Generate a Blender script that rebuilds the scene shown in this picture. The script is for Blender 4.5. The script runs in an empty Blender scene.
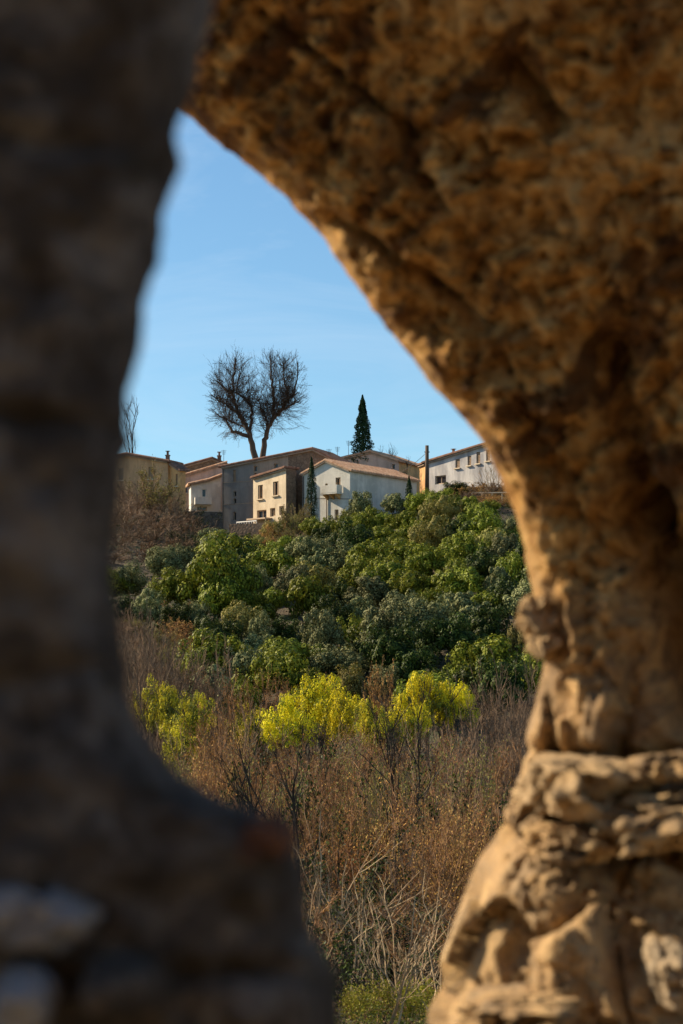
import bpy, math, random
import numpy as np
from mathutils import Vector, noise, Matrix, Euler

R = math.radians
F = 2000.0            # focal length in pixels of the 683 x 1024 frame
HY, CX = 700.0, 341.5 # horizon row and centre column
rng = np.random.default_rng(7)
random.seed(7)
COL = bpy.context.scene.collection

def X_(px, Y): return (px - CX) / F * Y
def Z_(py, Y): return (HY - py) / F * Y

# ------------------------------------------------------------------ helpers
def tag(o, label=None, cat=None, group=None, kind=None):
    if label: o['label'] = label
    if cat: o['category'] = cat
    if group: o['group'] = group
    if kind: o['kind'] = kind
    return o

def empty(name, loc=(0, 0, 0)):
    o = bpy.data.objects.new(name, None); COL.objects.link(o); o.location = loc
    o.empty_display_size = 0.2
    return o

def link_mesh(name, me, parent=None, mat=None, smooth=False):
    o = bpy.data.objects.new(name, me); COL.objects.link(o)
    if parent is not None: o.parent = parent
    if mat is not None: me.materials.append(mat)
    if smooth:
        me.polygons.foreach_set('use_smooth', [True] * len(me.polygons))
    return o

def mesh_nd(name, V, Fc):
    me = bpy.data.meshes.new(name)
    me.from_pydata([tuple(v) for v in V], [], [tuple(f) for f in Fc])
    me.update()
    return me

def quads_mesh(name, Q):
    """Q: (N,4,3) array -> mesh of N loose quads"""
    n = len(Q)
    me = bpy.data.meshes.new(name)
    me.vertices.add(n * 4); me.vertices.foreach_set('co', Q.reshape(-1).astype(np.float32))
    me.loops.add(n * 4); me.loops.foreach_set('vertex_index', np.arange(n * 4, dtype=np.int32))
    me.polygons.add(n); me.polygons.foreach_set('loop_start', np.arange(0, n * 4, 4, dtype=np.int32))
    me.update(calc_edges=True)
    return me

class MB:
    def __init__(s): s.v = []; s.f = []
    def add(s, V, Fc):
        b = len(s.v); s.v += [tuple(v) for v in V]; s.f += [tuple(i + b for i in f) for f in Fc]
    def quad(s, a, b, c, d): s.add([a, b, c, d], [(0, 1, 2, 3)])
    def hexa(s, P):   # 8 corners: bottom 4 ccw, top 4 ccw
        s.add(P, [(3, 2, 1, 0), (4, 5, 6, 7), (0, 1, 5, 4), (1, 2, 6, 5), (2, 3, 7, 6), (3, 0, 4, 7)])
    def box(s, c, ax, ay, az):
        c, ax, ay, az = map(Vector, (c, ax, ay, az))
        P = [c - ax - ay - az, c + ax - ay - az, c + ax + ay - az, c - ax + ay - az,
             c - ax - ay + az, c + ax - ay + az, c + ax + ay + az, c - ax + ay + az]
        s.hexa(P)
    def tube(s, p, q, r0, r1, n=8):
        p, q = Vector(p), Vector(q); d = (q - p).normalized()
        a = d.orthogonal().normalized(); b = d.cross(a)
        V = []
        for c, r in ((p, r0), (q, r1)):
            for i in range(n):
                t = 2 * math.pi * i / n
                V.append(c + a * math.cos(t) * r + b * math.sin(t) * r)
        Fc = [(i, (i + 1) % n, n + (i + 1) % n, n + i) for i in range(n)]
        Fc += [tuple(range(n - 1, -1, -1)), tuple(range(n, 2 * n))]
        s.add(V, Fc)
    def path(s, P, rad, n=9):
        V, Fc = [], []; prev = None; P = [Vector(p) for p in P]
        for i, p in enumerate(P):
            d = (P[min(i + 1, len(P) - 1)] - P[max(i - 1, 0)]).normalized()
            a = (prev - d * prev.dot(d)).normalized() if prev is not None else d.orthogonal().normalized()
            prev = a; b = d.cross(a)
            for k in range(n):
                t = 2 * math.pi * k / n; V.append(p + (a * math.cos(t) + b * math.sin(t)) * rad[i])
            if i:
                o = (i - 1) * n; Fc += [(o + k, o + (k + 1) % n, o + n + (k + 1) % n, o + n + k) for k in range(n)]
        s.add(V, Fc)
    def build(s, name, mat, parent=None, smooth=False):
        return link_mesh(name, mesh_nd(name, s.v, s.f), parent, mat, smooth)

def segs_quads(S):
    """S: list of (p0,p1,r0,r1) -> (3N,4,3) quads of 3-sided prisms"""
    P0 = np.array([s[0] for s in S]); P1 = np.array([s[1] for s in S])
    r0 = np.array([s[2] for s in S])[:, None]; r1 = np.array([s[3] for s in S])[:, None]
    d = P1 - P0; d /= np.linalg.norm(d, axis=1, keepdims=True) + 1e-9
    up = np.where(np.abs(d[:, 2:3]) < .9, np.array([[0, 0, 1.]]), np.array([[1., 0, 0]]))
    a = np.cross(d, up); a /= np.linalg.norm(a, axis=1, keepdims=True) + 1e-9
    b = np.cross(d, a)
    out = []
    for i in range(3):
        t0, t1 = 2 * math.pi * i / 3, 2 * math.pi * (i + 1) / 3
        e0 = a * math.cos(t0) + b * math.sin(t0); e1 = a * math.cos(t1) + b * math.sin(t1)
        out.append(np.stack([P0 + e0 * r0, P0 + e1 * r0, P1 + e1 * r1, P1 + e0 * r1], 1))
    return np.concatenate(out)

def leaf_quads(C, N, size, jitter=.8, aspect=.6):
    """C centres, N preferred normals, size array"""
    n = len(C)
    nn = N + rng.normal(size=(n, 3)) * jitter
    nn /= np.linalg.norm(nn, axis=1, keepdims=True) + 1e-9
    t = rng.normal(size=(n, 3)); t -= (t * nn).sum(1, keepdims=True) * nn
    t /= np.linalg.norm(t, axis=1, keepdims=True) + 1e-9
    b = np.cross(nn, t)
    s = np.asarray(size).reshape(-1, 1) * .5
    t = t * s; b = b * s * aspect
    # diamond-shaped leaf clump
    return np.stack([C - t, C - b * .9 + t * .1, C + t, C + b + t * .1], 1)

# ------------------------------------------------------------------ materials
def new_mat(name):
    m = bpy.data.materials.new(name); m.use_nodes = True
    nt = m.node_tree; nt.nodes.clear()
    out = nt.nodes.new('ShaderNodeOutputMaterial')
    return m, nt, out

def N(nt, typ, **kw):
    n = nt.nodes.new(typ)
    for k, v in kw.items():
        if k in ('ins',):
            for kk, vv in v.items(): n.inputs[kk].default_value = vv
        else: setattr(n, k, v)
    return n

def ramp(nt, fac, stops, interp='LINEAR'):
    r = nt.nodes.new('ShaderNodeValToRGB'); r.color_ramp.interpolation = interp
    cr = r.color_ramp
    while len(cr.elements) < len(stops): cr.elements.new(.5)
    for e, (p, c) in zip(cr.elements, stops):
        e.position = p; e.color = (*c, 1)
    nt.links.new(fac, r.inputs[0]); return r

def mix(nt, fac, a, b, mode='MIX'):
    m = nt.nodes.new('ShaderNodeMix'); m.data_type = 'RGBA'; m.blend_type = mode
    for sock, v in ((m.inputs[0], fac), (m.inputs[6], a), (m.inputs[7], b)):
        if isinstance(v, bpy.types.NodeSocket): nt.links.new(v, sock)
        elif isinstance(v, (int, float)): sock.default_value = v
        else: sock.default_value = (*v, 1)
    return m.outputs[2]

def noise_n(nt, vec, scale, detail=6, rough=.6, dist=0):
    n = N(nt, 'ShaderNodeTexNoise', ins={'Scale': scale, 'Detail': detail, 'Roughness': rough, 'Distortion': dist})
    nt.links.new(vec, n.inputs['Vector']); return n.outputs['Fac']

def maprange(nt, v, a, b, c=0., d=1.):
    m = N(nt, 'ShaderNodeMapRange', ins={1: a, 2: b, 3: c, 4: d}); nt.links.new(v, m.inputs[0]); return m.outputs[0]

def leaf_mat(name, c1, c2, trans=.3, rough=.55, spread=.25):
    m, nt, out = new_mat(name)
    geo = N(nt, 'ShaderNodeNewGeometry'); oi = N(nt, 'ShaderNodeObjectInfo'); tc = N(nt, 'ShaderNodeTexCoord')
    f = noise_n(nt, tc.outputs['Object'], 1.1, 3)
    isl = geo.outputs['Random Per Island']
    add = N(nt, 'ShaderNodeMath', operation='ADD'); nt.links.new(f, add.inputs[0])
    mul = N(nt, 'ShaderNodeMath', operation='MULTIPLY_ADD', ins={1: .7, 2: -.35}); nt.links.new(isl, mul.inputs[0])
    nt.links.new(mul.outputs[0], add.inputs[1])
    col = mix(nt, maprange(nt, add.outputs[0], .25, .75), c1, c2)
    hsv = N(nt, 'ShaderNodeHueSaturation')
    nt.links.new(maprange(nt, oi.outputs['Random'], 0, 1, .5 - spread * .06, .5 + spread * .06), hsv.inputs['Hue'])
    nt.links.new(maprange(nt, oi.outputs['Random'], 0, 1, 1 - spread, 1 + spread), hsv.inputs['Value'])
    nt.links.new(col, hsv.inputs['Color'])
    b = N(nt, 'ShaderNodeBsdfPrincipled', ins={'Roughness': rough, 'Specular IOR Level': .08})
    t = N(nt, 'ShaderNodeBsdfTranslucent')
    nt.links.new(hsv.outputs[0], b.inputs['Base Color'])
    tcol = mix(nt, .35, hsv.outputs[0], (.40, .42, .03), 'MIX') if trans > .25 else hsv.outputs[0]
    nt.links.new(tcol, t.inputs['Color'])
    ms = N(nt, 'ShaderNodeMixShader', ins={0: trans * .5})
    nt.links.new(b.outputs[0], ms.inputs[1]); nt.links.new(t.outputs[0], ms.inputs[2])
    nt.links.new(ms.outputs[0], out.inputs[0])
    return m

def bark_mat(name, c1, c2, scale=3., spread=.15):
    m, nt, out = new_mat(name)
    tc = N(nt, 'ShaderNodeTexCoord'); oi = N(nt, 'ShaderNodeObjectInfo'); geo = N(nt, 'ShaderNodeNewGeometry')
    f = noise_n(nt, tc.outputs['Object'], scale, 5)
    isl = mix(nt, .35, f, geo.outputs['Random Per Island'])
    col = mix(nt, maprange(nt, isl, .3, .7), c1, c2)
    hsv = N(nt, 'ShaderNodeHueSaturation')
    nt.links.new(maprange(nt, oi.outputs['Random'], 0, 1, 1 - spread, 1 + spread), hsv.inputs['Value'])
    nt.links.new(col, hsv.inputs['Color'])
    b = N(nt, 'ShaderNodeBsdfPrincipled', ins={'Roughness': .85, 'Specular IOR Level': .2})
    nt.links.new(hsv.outputs[0], b.inputs['Base Color'])
    nt.links.new(b.outputs[0], out.inputs[0]); return m

def plaster(name, c, dirt=(.2, .17, .13), amt=.5, scale=.6, rough=.9, streak=True):
    m, nt, out = new_mat(name)
    tc = N(nt, 'ShaderNodeTexCoord')
    mp = N(nt, 'ShaderNodeMapping'); mp.inputs['Scale'].default_value = (1, 1, .25 if streak else 1)
    nt.links.new(tc.outputs['Object'], mp.inputs[0])
    f1 = noise_n(nt, mp.outputs[0], scale * 2, 7, .65); f2 = noise_n(nt, tc.outputs['Object'], scale * 7, 6, .7)
    c0 = mix(nt, maprange(nt, f1, .40, .62, 0, min(1, amt * 1.5)), c, dirt)
    f3 = noise_n(nt, tc.outputs['Object'], scale * .9, 4, .55, 1.5); c0 = mix(nt, maprange(nt, f3, .52, .60, 0, .35), c0, tuple(min(1, x * 1.25) for x in c))
    c1 = mix(nt, maprange(nt, f2, .35, .7, 0, .35), c0, tuple(x * .7 for x in c))
    b = N(nt, 'ShaderNodeBsdfPrincipled', ins={'Roughness': rough, 'Specular IOR Level': .2})
    nt.links.new(c1, b.inputs['Base Color'])
    bp = N(nt, 'ShaderNodeBump', ins={'Strength': .5, 'Distance': .03}); nt.links.new(f2, bp.inputs['Height'])
    nt.links.new(bp.outputs[0], b.inputs['Normal'])
    nt.links.new(b.outputs[0], out.inputs[0]); return m

def rubble(name, c1, c2, scale=2.5):
    m, nt, out = new_mat(name)
    tc = N(nt, 'ShaderNodeTexCoord')
    v = N(nt, 'ShaderNodeTexVoronoi', ins={'Scale': scale}); nt.links.new(tc.outputs['Object'], v.inputs['Vector'])
    v2 = N(nt, 'ShaderNodeTexVoronoi', feature='DISTANCE_TO_EDGE', ins={'Scale': scale}); nt.links.new(tc.outputs['Object'], v2.inputs['Vector'])
    sep = N(nt, 'ShaderNodeSeparateColor'); nt.links.new(v.outputs['Color'], sep.inputs[0])
    col = mix(nt, sep.outputs[0], c1, c2)
    col = mix(nt, maprange(nt, v2.outputs[0], 0, .07, 1, 0), col, tuple(x * .45 for x in c1))
    f = noise_n(nt, tc.outputs['Object'], .8, 5); col = mix(nt, maprange(nt, f, .4, .7, 0, .6), col, tuple(x * .5 for x in c2))
    b = N(nt, 'ShaderNodeBsdfPrincipled', ins={'Roughness': .95})
    nt.links.new(col, b.inputs['Base Color'])
    bp = N(nt, 'ShaderNodeBump', ins={'Strength': .8, 'Distance': .05}); nt.links.new(v2.outputs[0], bp.inputs['Height'])
    nt.links.new(bp.outputs[0], b.inputs['Normal'])
    nt.links.new(b.outputs[0], out.inputs[0]); return m

def plain(name, c, rough=.7, metal=0, var=.3, scale=4):
    m, nt, out = new_mat(name)
    tc = N(nt, 'ShaderNodeTexCoord'); f = noise_n(nt, tc.outputs['Object'], scale, 5)
    col = mix(nt, f, tuple(x * (1 - var) for x in c), tuple(min(1, x * (1 + var)) for x in c))
    b = N(nt, 'ShaderNodeBsdfPrincipled', ins={'Roughness': rough, 'Metallic': metal, 'Specular IOR Level': .3})
    nt.links.new(col, b.inputs['Base Color']); nt.links.new(b.outputs[0], out.inputs[0]); return m

def rock_mat(name, warm=True, ks=1., light=None):
    m, nt, out = new_mat(name)
    tc = N(nt, 'ShaderNodeTexCoord'); vec = tc.outputs['Object']
    big = noise_n(nt, vec, 3.6 * ks, 8, .66, .5); mid = noise_n(nt, vec, 15 * ks, 9, .72, .4); fine = noise_n(nt, vec, 80 * ks, 6, .7)
    pits = noise_n(nt, vec, 9 * ks, 5, .65, 1.0)
    if warm:
        base = ramp(nt, mid, [(.33, (.07, .027, .005)), (.44, (.27, .125, .024)), (.54, (.47, .25, .065)), (.67, (.68, .44, .17))]).outputs[0]
        c = mix(nt, maprange(nt, big, .52, .62, 0, .65), base, (.62, .42, .18))
        c = mix(nt, maprange(nt, big, .36, .46, .8, 0), c, (.11, .045, .010))
        mp = N(nt, 'ShaderNodeMapping'); mp.inputs['Rotation'].default_value = (0, R(-50), 0); nt.links.new(vec, mp.inputs[0])
        mp2 = N(nt, 'ShaderNodeMapping'); mp2.inputs['Scale'].default_value = (1., 1., .28); nt.links.new(mp.outputs[0], mp2.inputs[0])
        vein = noise_n(nt, mp2.outputs[0], 6.5 * ks, 10, .74, .9)
        c = mix(nt, maprange(nt, vein, .51, .57, 0, .88), c, (.085, .034, .008))
        c = mix(nt, maprange(nt, vein, .42, .34, 0, .55), c, (.66, .44, .19))
        c = mix(nt, maprange(nt, pits, .58, .66, 0, .8), c, (.045, .018, .005))
        sx = N(nt, 'ShaderNodeSeparateXYZ'); nt.links.new(vec, sx.inputs[0])
        low = N(nt, 'ShaderNodeMath', operation='ADD'); nt.links.new(sx.outputs[2], low.inputs[0]); nt.links.new(maprange(nt, big, .3, .7, -.16, .16), low.inputs[1])
        c = mix(nt, maprange(nt, low.outputs[0], .30, -.14, 0, .42), c, (.68, .51, .31))
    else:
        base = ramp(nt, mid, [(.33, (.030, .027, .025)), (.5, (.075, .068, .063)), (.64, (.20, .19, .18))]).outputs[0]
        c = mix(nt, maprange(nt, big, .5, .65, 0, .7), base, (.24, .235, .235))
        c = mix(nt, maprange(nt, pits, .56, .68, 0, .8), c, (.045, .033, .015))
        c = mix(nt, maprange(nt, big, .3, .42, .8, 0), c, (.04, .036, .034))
    if light: c = mix(nt, .5, c, light)
    c = mix(nt, maprange(nt, fine, .35, .65, 0, .35), c, mix(nt, 1., c, (.45, .42, .38), 'MULTIPLY'))
    b = N(nt, 'ShaderNodeBsdfPrincipled', ins={'Roughness': .92, 'Specular IOR Level': .25})
    nt.links.new(c, b.inputs['Base Color'])
    bp = N(nt, 'ShaderNodeBump', ins={'Strength': 1., 'Distance': .02}); nt.links.new(mid, bp.inputs['Height'])
    bp2 = N(nt, 'ShaderNodeBump', ins={'Strength': .6, 'Distance': .003}); nt.links.new(fine, bp2.inputs['Height'])
    nt.links.new(bp.outputs[0], bp2.inputs['Normal']); nt.links.new(bp2.outputs[0], b.inputs['Normal'])
    nt.links.new(b.outputs[0], out.inputs[0]); return m

M = dict(
    oak=leaf_mat('glossy_leaf', (.035, .055, .006), (.25, .27, .03), .3, .5),
    dark=leaf_mat('dark_leaf', (.010, .022, .006), (.07, .09, .016), .2, .5),
    olive=leaf_mat('silver_leaf', (.05, .062, .022), (.27, .27, .11), .2, .6),
    pale=leaf_mat('pale_leaf', (.15, .14, .04), (.30, .26, .08), .3, .6),
    cypress=leaf_mat('cypress_leaf', (.012, .03, .012), (.03, .055, .02), .1, .6, .1),
    mimosa_leaf=leaf_mat('mimosa_leaf', (.09, .10, .02), (.22, .22, .04), .3, .6),
    mimosa_flower=leaf_mat('mimosa_flower', (.55, .47, .012), (.92, .80, .04), .35, .7, .12),
    mimosa_dull=leaf_mat('mimosa_flower_faded', (.48, .40, .02), (.75, .64, .05), .35, .7, .12),
    rust=leaf_mat('rust_leaf', (.17, .065, .018), (.46, .23, .06), .2, .7),
    tan=leaf_mat('tan_leaf', (.34, .19, .05), (.62, .38, .13), .2, .7),
    litter=leaf_mat('litter_leaf', (.04, .022, .012), (.13, .07, .035), 0, .9), ivy=leaf_mat('bramble_leaf', (.04, .06, .012), (.14, .15, .03), .3, .6, .4),
    lime=leaf_mat('young_leaf', (.20, .20, .02), (.34, .31, .04), .35, .5),
    twig_red=bark_mat('russet_twig', (.09, .040, .018), (.44, .25, .12)),
    twig_grey=bark_mat('grey_twig', (.10, .062, .038), (.34, .225, .14)),
    twig_pale=bark_mat('pale_twig', (.20, .13, .075), (.52, .38, .22)),
    twig_dark=bark_mat('dark_twig', (.03, .022, .016), (.08, .06, .04)),
    bark=bark_mat('bark', (.05, .038, .028), (.13, .10, .075)),
    plane=bark_mat('plane_bark', (.045, .03, .022), (.12, .085, .06)),
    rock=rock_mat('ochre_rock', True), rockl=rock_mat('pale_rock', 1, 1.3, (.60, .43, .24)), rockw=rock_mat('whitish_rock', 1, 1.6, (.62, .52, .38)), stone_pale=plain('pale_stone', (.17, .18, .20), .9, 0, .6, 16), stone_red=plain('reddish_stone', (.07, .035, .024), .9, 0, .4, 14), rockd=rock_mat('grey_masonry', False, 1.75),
    grey=plaster('grey_cement', (.25, .225, .20), (.15, .14, .13), .5, .5),
    cream=plaster('cream_plaster', (.68, .56, .40), (.42, .33, .22), .45, .6),
    taupe=plaster('taupe_plaster', (.36, .28, .21), (.2, .16, .12), .6, .6),
    brown=rubble('brown_rubble', (.17, .115, .075), (.26, .18, .12), 3.),
    retaining=rubble('dark_rubble', (.10, .075, .055), (.16, .12, .09), 2.2),
    white=plaster('white_plaster', (.64, .61, .54), (.36, .36, .31), .45, .35),
    chalk=plaster('chalk_plaster', (.72, .69, .62), (.4, .36, .3), .4, .5),
    ochre=plaster('sunlit_ochre_plaster', (.70, .40, .17), (.4, .23, .11), .6, .6),  # brighter copy: warm sunlight painted into the ochre plaster
    ochre_shade=plaster('shaded_ochre_plaster', (.56, .34, .18), (.32, .2, .11), .7, .6),  # duller copy of the ochre: shade painted into the plaster
    pink=plaster('pink_plaster', (.55, .40, .32), (.35, .26, .2), .6, .5),
    old=plaster('weathered_plaster', (.56, .53, .50), (.26, .25, .26), .9, .35),
    frame=plain('painted_wood', (.45, .33, .22), .6), frame_w=plain('white_paint', (.7, .7, .68), .5, var=.1),
    shutter=plain('brown_shutter', (.27, .18, .11), .7), shutter_g=plain('grey_shutter', (.3, .28, .26), .7),
    iron=plain('dark_iron', (.05, .045, .045), .5, .5), pole=plain('pole_wood', (.10, .07, .05), .9),
    limb=plain('limb_bark', (.10, .07, .05), .9), brick=rubble('chimney_brick', (.2, .1, .06), (.3, .16, .1), 5.),
)
def glass_mat():
    m, nt, out = new_mat('window_glass')
    b = N(nt, 'ShaderNodeBsdfPrincipled', ins={'Base Color': (.02, .022, .028, 1), 'Roughness': .12})
    nt.links.new(b.outputs[0], out.inputs[0]); return m
M['glass'] = glass_mat()
def tile_mat(name, c1, c2, c3):
    m, nt, out = new_mat(name)
    tc = N(nt, 'ShaderNodeTexCoord'); v = N(nt, 'ShaderNodeTexVoronoi', ins={'Scale': 3.2})
    nt.links.new(tc.outputs['Object'], v.inputs['Vector'])
    sep = N(nt, 'ShaderNodeSeparateColor'); nt.links.new(v.outputs['Color'], sep.inputs[0])
    col = mix(nt, sep.outputs[0], c1, c2); f = noise_n(nt, tc.outputs['Object'], 1.3, 6)
    col = mix(nt, maprange(nt, f, .45, .7, 0, .7), col, c3)
    b = N(nt, 'ShaderNodeBsdfPrincipled', ins={'Roughness': 1., 'Specular IOR Level': .1}); nt.links.new(col, b.inputs['Base Color'])
    nt.links.new(b.outputs[0], out.inputs[0]); return m
M['tile'] = tile_mat('terracotta_tiles', (.40, .21, .12), (.58, .38, .25), (.28, .2, .14))
M['tile_old'] = tile_mat('old_tiles', (.16, .09, .065), (.26, .15, .11), (.12, .09, .07))

# ------------------------------------------------------------------ terrain
TOPX = [-400, 60, 130, 180, 220, 260, 300, 340, 400, 440, 480, 530, 700, 1200]
TOPZ = [14, 17.5, 18.3, 17.6, 15.6, 15.6, 16.4, 16.8, 18.2, 20.2, 20.8, 20.3, 18, 14]
PY = [-400, -3, 2.5, 5.5, 8, 20, 32, 48, 70, 95, 112]
PZ = [-1.9, -1.7, -1.75, -2.4, -3.2, -5.0, -5.2, -6.9, -7.4, -5.6, -2.6]
def H(x, y, fine=True):
    if y <= 112: z = float(np.interp(y, PY, PZ))
    else:
        u = x / y * F + CX
        zt = float(np.interp(u, TOPX, TOPZ))
        t = min(1., (y - 112) / (194 - 112)); t = t ** 1.02
        z = -2.6 + (zt + 2.6) * t
        if y > 320: z += (14 - z) * min(1, (y - 320) / 600)
    if fine and y > 8: z += .35 * noise.noise(Vector((x * .12, y * .12, 0))) * min(1, (y - 8) / 20) * (1 if y < 190 else .2)
    return z

def build_terrain():
    ys = np.concatenate([[-400, -100, -30, -8, -3], np.linspace(-1, 30, 40), np.linspace(31, 215, 150), np.geomspace(220, 6000, 40)])
    t = np.linspace(-1, 1, 171); xs = np.sinh(t * 5.2) / np.sinh(5.2) * 3000
    xs = np.sign(t) * np.abs(xs)
    V = [(x, y, H(x, y)) for y in ys for x in xs]; n = len(xs)
    Fc = [(j * n + i, j * n + i + 1, (j + 1) * n + i + 1, (j + 1) * n + i) for j in range(len(ys) - 1) for i in range(n - 1)]
    m, nt, out = new_mat('hillside_soil')
    tc = N(nt, 'ShaderNodeTexCoord'); vec = tc.outputs['Object']
    a = noise_n(nt, vec, .35, 6); b_ = noise_n(nt, vec, 4, 8, .7); c_ = noise_n(nt, vec, 25, 4, .7)
    col = ramp(nt, b_, [(.3, (.025, .018, .01)), (.5, (.07, .05, .028)), (.7, (.14, .10, .06))]).outputs[0]
    col = mix(nt, maprange(nt, a, .5, .62, 0, .8), col, (.045, .07, .018))
    col = mix(nt, maprange(nt, c_, .55, .7, 0, .5), col, (.16, .12, .07))
    sx = N(nt, 'ShaderNodeSeparateXYZ'); nt.links.new(vec, sx.inputs[0])
    near = maprange(nt, sx.outputs[1], 14, 9, 0, 1); bounce_sand = mix(nt, b_, (.40, .27, .14), (.62, .45, .27))  # pale ground near the camera, added to bounce warm light onto the arch
    col = mix(nt, near, col, bounce_sand)
    b = N(nt, 'ShaderNodeBsdfPrincipled', ins={'Roughness': 1}); nt.links.new(col, b.inputs['Base Color'])
    bp = N(nt, 'ShaderNodeBump', ins={'Strength': 1, 'Distance': .15}); nt.links.new(b_, bp.inputs['Height'])
    nt.links.new(bp.outputs[0], b.inputs['Normal']); nt.links.new(b.outputs[0], out.inputs[0])
    o = link_mesh('ground', mesh_nd('ground', V, Fc), None, m, True)
    tag(o, kind='structure')
build_terrain()

# ------------------------------------------------------------------ vegetation builders
def sph(n):
    d = rng.normal(size=(n, 3)); return d / np.linalg.norm(d, axis=1, keepdims=True)

def crown_leaves(w, h, n_lobes, n, leaf, squash=.8, lobe_r=.34, fill=.12):
    """uneven crown, width w, height h, base at z=0"""
    Cs, Ns = [], []
    lobes = []
    for i in range(n_lobes):
        d = sph(1)[0]; d[2] = abs(d[2]) * 1.1 - .25
        k = rng.uniform(.35, 1.)
        c = np.array([d[0] * w * .34 * k, d[1] * w * .34 * k, h * .45 + d[2] * h * .34 * k])
        lobes.append((c, rng.uniform(.6, 1.2) * lobe_r * min(w, h)))
    per = n // n_lobes
    for c, r in lobes:
        ns = 12
        dd = sph(ns); dd[:, 2] = dd[:, 2] * .9 + .15
        sub = c + dd * r * .9 * np.array([1, 1, squash]); sr = rng.uniform(.22, .42, ns) * r
        idx = rng.integers(0, ns, per); d = sph(per)
        rad = rng.uniform(.86, 1.08, per)[:, None]
        P = sub[idx] + d * sr[idx][:, None] * rad
        nrm = (P - c) / r * .45 + d * 1.0 + np.array([0, 0, .15])
        Cs.append(P); Ns.append(nrm)
        nf = int(per * fill)
        P2 = c + sph(nf) * r * .7 * rng.uniform(.2, 1, nf)[:, None] ; Cs.append(P2); Ns.append(sph(nf))
    C = np.concatenate(Cs); Nn = np.concatenate(Ns)
    keep = C[:, 2] > -.1
    C, Nn = C[keep], Nn[keep]
    return leaf_quads(C, Nn, rng.uniform(.6, 1.3, len(C)) * leaf, .26, .7), lobes

RMIN = .004
def grow(p, d, length, r, depth, segs, nodes=6, wob=.18, up=.1, kids=(7, 5), ang=.6, ratio=.5, start=.25, ends=None):
    p = np.array(p, float); d = np.array(d, float); d /= np.linalg.norm(d)
    L = length / nodes; pts = [p.copy()]; dirs = [d.copy()]
    for i in range(nodes):
        d = d + rng.normal(size=3) * wob + np.array([0, 0, up]); d /= np.linalg.norm(d)
        q = p + d * L
        r1 = r * (1 - .75 * (i + 1) / nodes)
        segs.append((p.copy(), q.copy(), r * (1 - .75 * i / nodes), r1)); p = q; pts.append(p.copy()); dirs.append(d.copy())
    if ends is not None and depth <= 1: ends.extend(pts[1:])
    if depth > 0:
        for k in range(kids[0]):
            t = rng.uniform(start, 1.); i = min(nodes - 1, int(t * nodes)); f = t * nodes - i
            q = pts[i] * (1 - f) + pts[i + 1] * f
            s = sph(1)[0]; nd = dirs[i] * math.cos(ang) + s * math.sin(ang)
            grow(q, nd, length * ratio * rng.uniform(.6, 1.2) * (1.15 - .5 * t), max(r * .45, RMIN), depth - 1, segs, max(3, nodes - 2), wob, up, kids[1:] or (3,), ang, ratio, .15, ends)

def limit(ends, n):
    if len(ends) > n:
        idx = rng.choice(len(ends), n, replace=False); return np.array([ends[i] for i in idx])
    return np.array(ends)

def copy_tree(o, parent=None):
    c = o.copy(); COL.objects.link(c)
    if parent is not None: c.parent = parent; c.matrix_parent_inverse.identity()
    for ch in list(o.children): copy_tree(ch, c)
    return c

protos, protos_used = {}, {}
PROTO_SIZE = {}
def proto(kind, variant, build):
    key = (kind, variant)
    if key not in protos: protos[key] = build(); protos_used[key] = False
    return key

def put(key, x, y, z, sx, sz, rot):
    o = protos[key]
    if protos_used[key]: o = copy_tree(o)
    protos_used[key] = True
    o.location = (x, y, z); o.scale = (sx, sx, sz); o.rotation_euler = (0, 0, rot)
    return o

def make_evergreen(kind):
    """unit-ish tree: crown 4 m wide, 3.6 m tall"""
    names = dict(oak='evergreen_tree', dark='evergreen_tree', olive='olive_tree', pale='evergreen_shrub')
    def b():
        root = empty(names[kind])
        n, leaf = dict(oak=(11000, .15), dark=(10000, .15), olive=(11000, .13), pale=(7000, .15))[kind]
        q, lobes = crown_leaves(4.0, 3.5, int(rng.integers(5, 9)), n, leaf)
        q[:, :, 2] += .15
        link_mesh('crown', quads_mesh('crown', q), root, M[kind])
        segs = []
        for k in range(3):
            c = lobes[k][0]; base = np.array([0, 0, -.35])
            prev = base; path = [base]
            for j in range(1, 6):
                t = j / 5; q2 = base * (1 - t) + c * t + rng.normal(size=3) * .06
                segs.append((prev, q2, .10 * (1.1 - t), .10 * (1.1 - t) * .85)); prev = q2
        link_mesh('trunk', quads_mesh('trunk', segs_quads(segs)), root, M['bark'])
        return root
    return b

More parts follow.
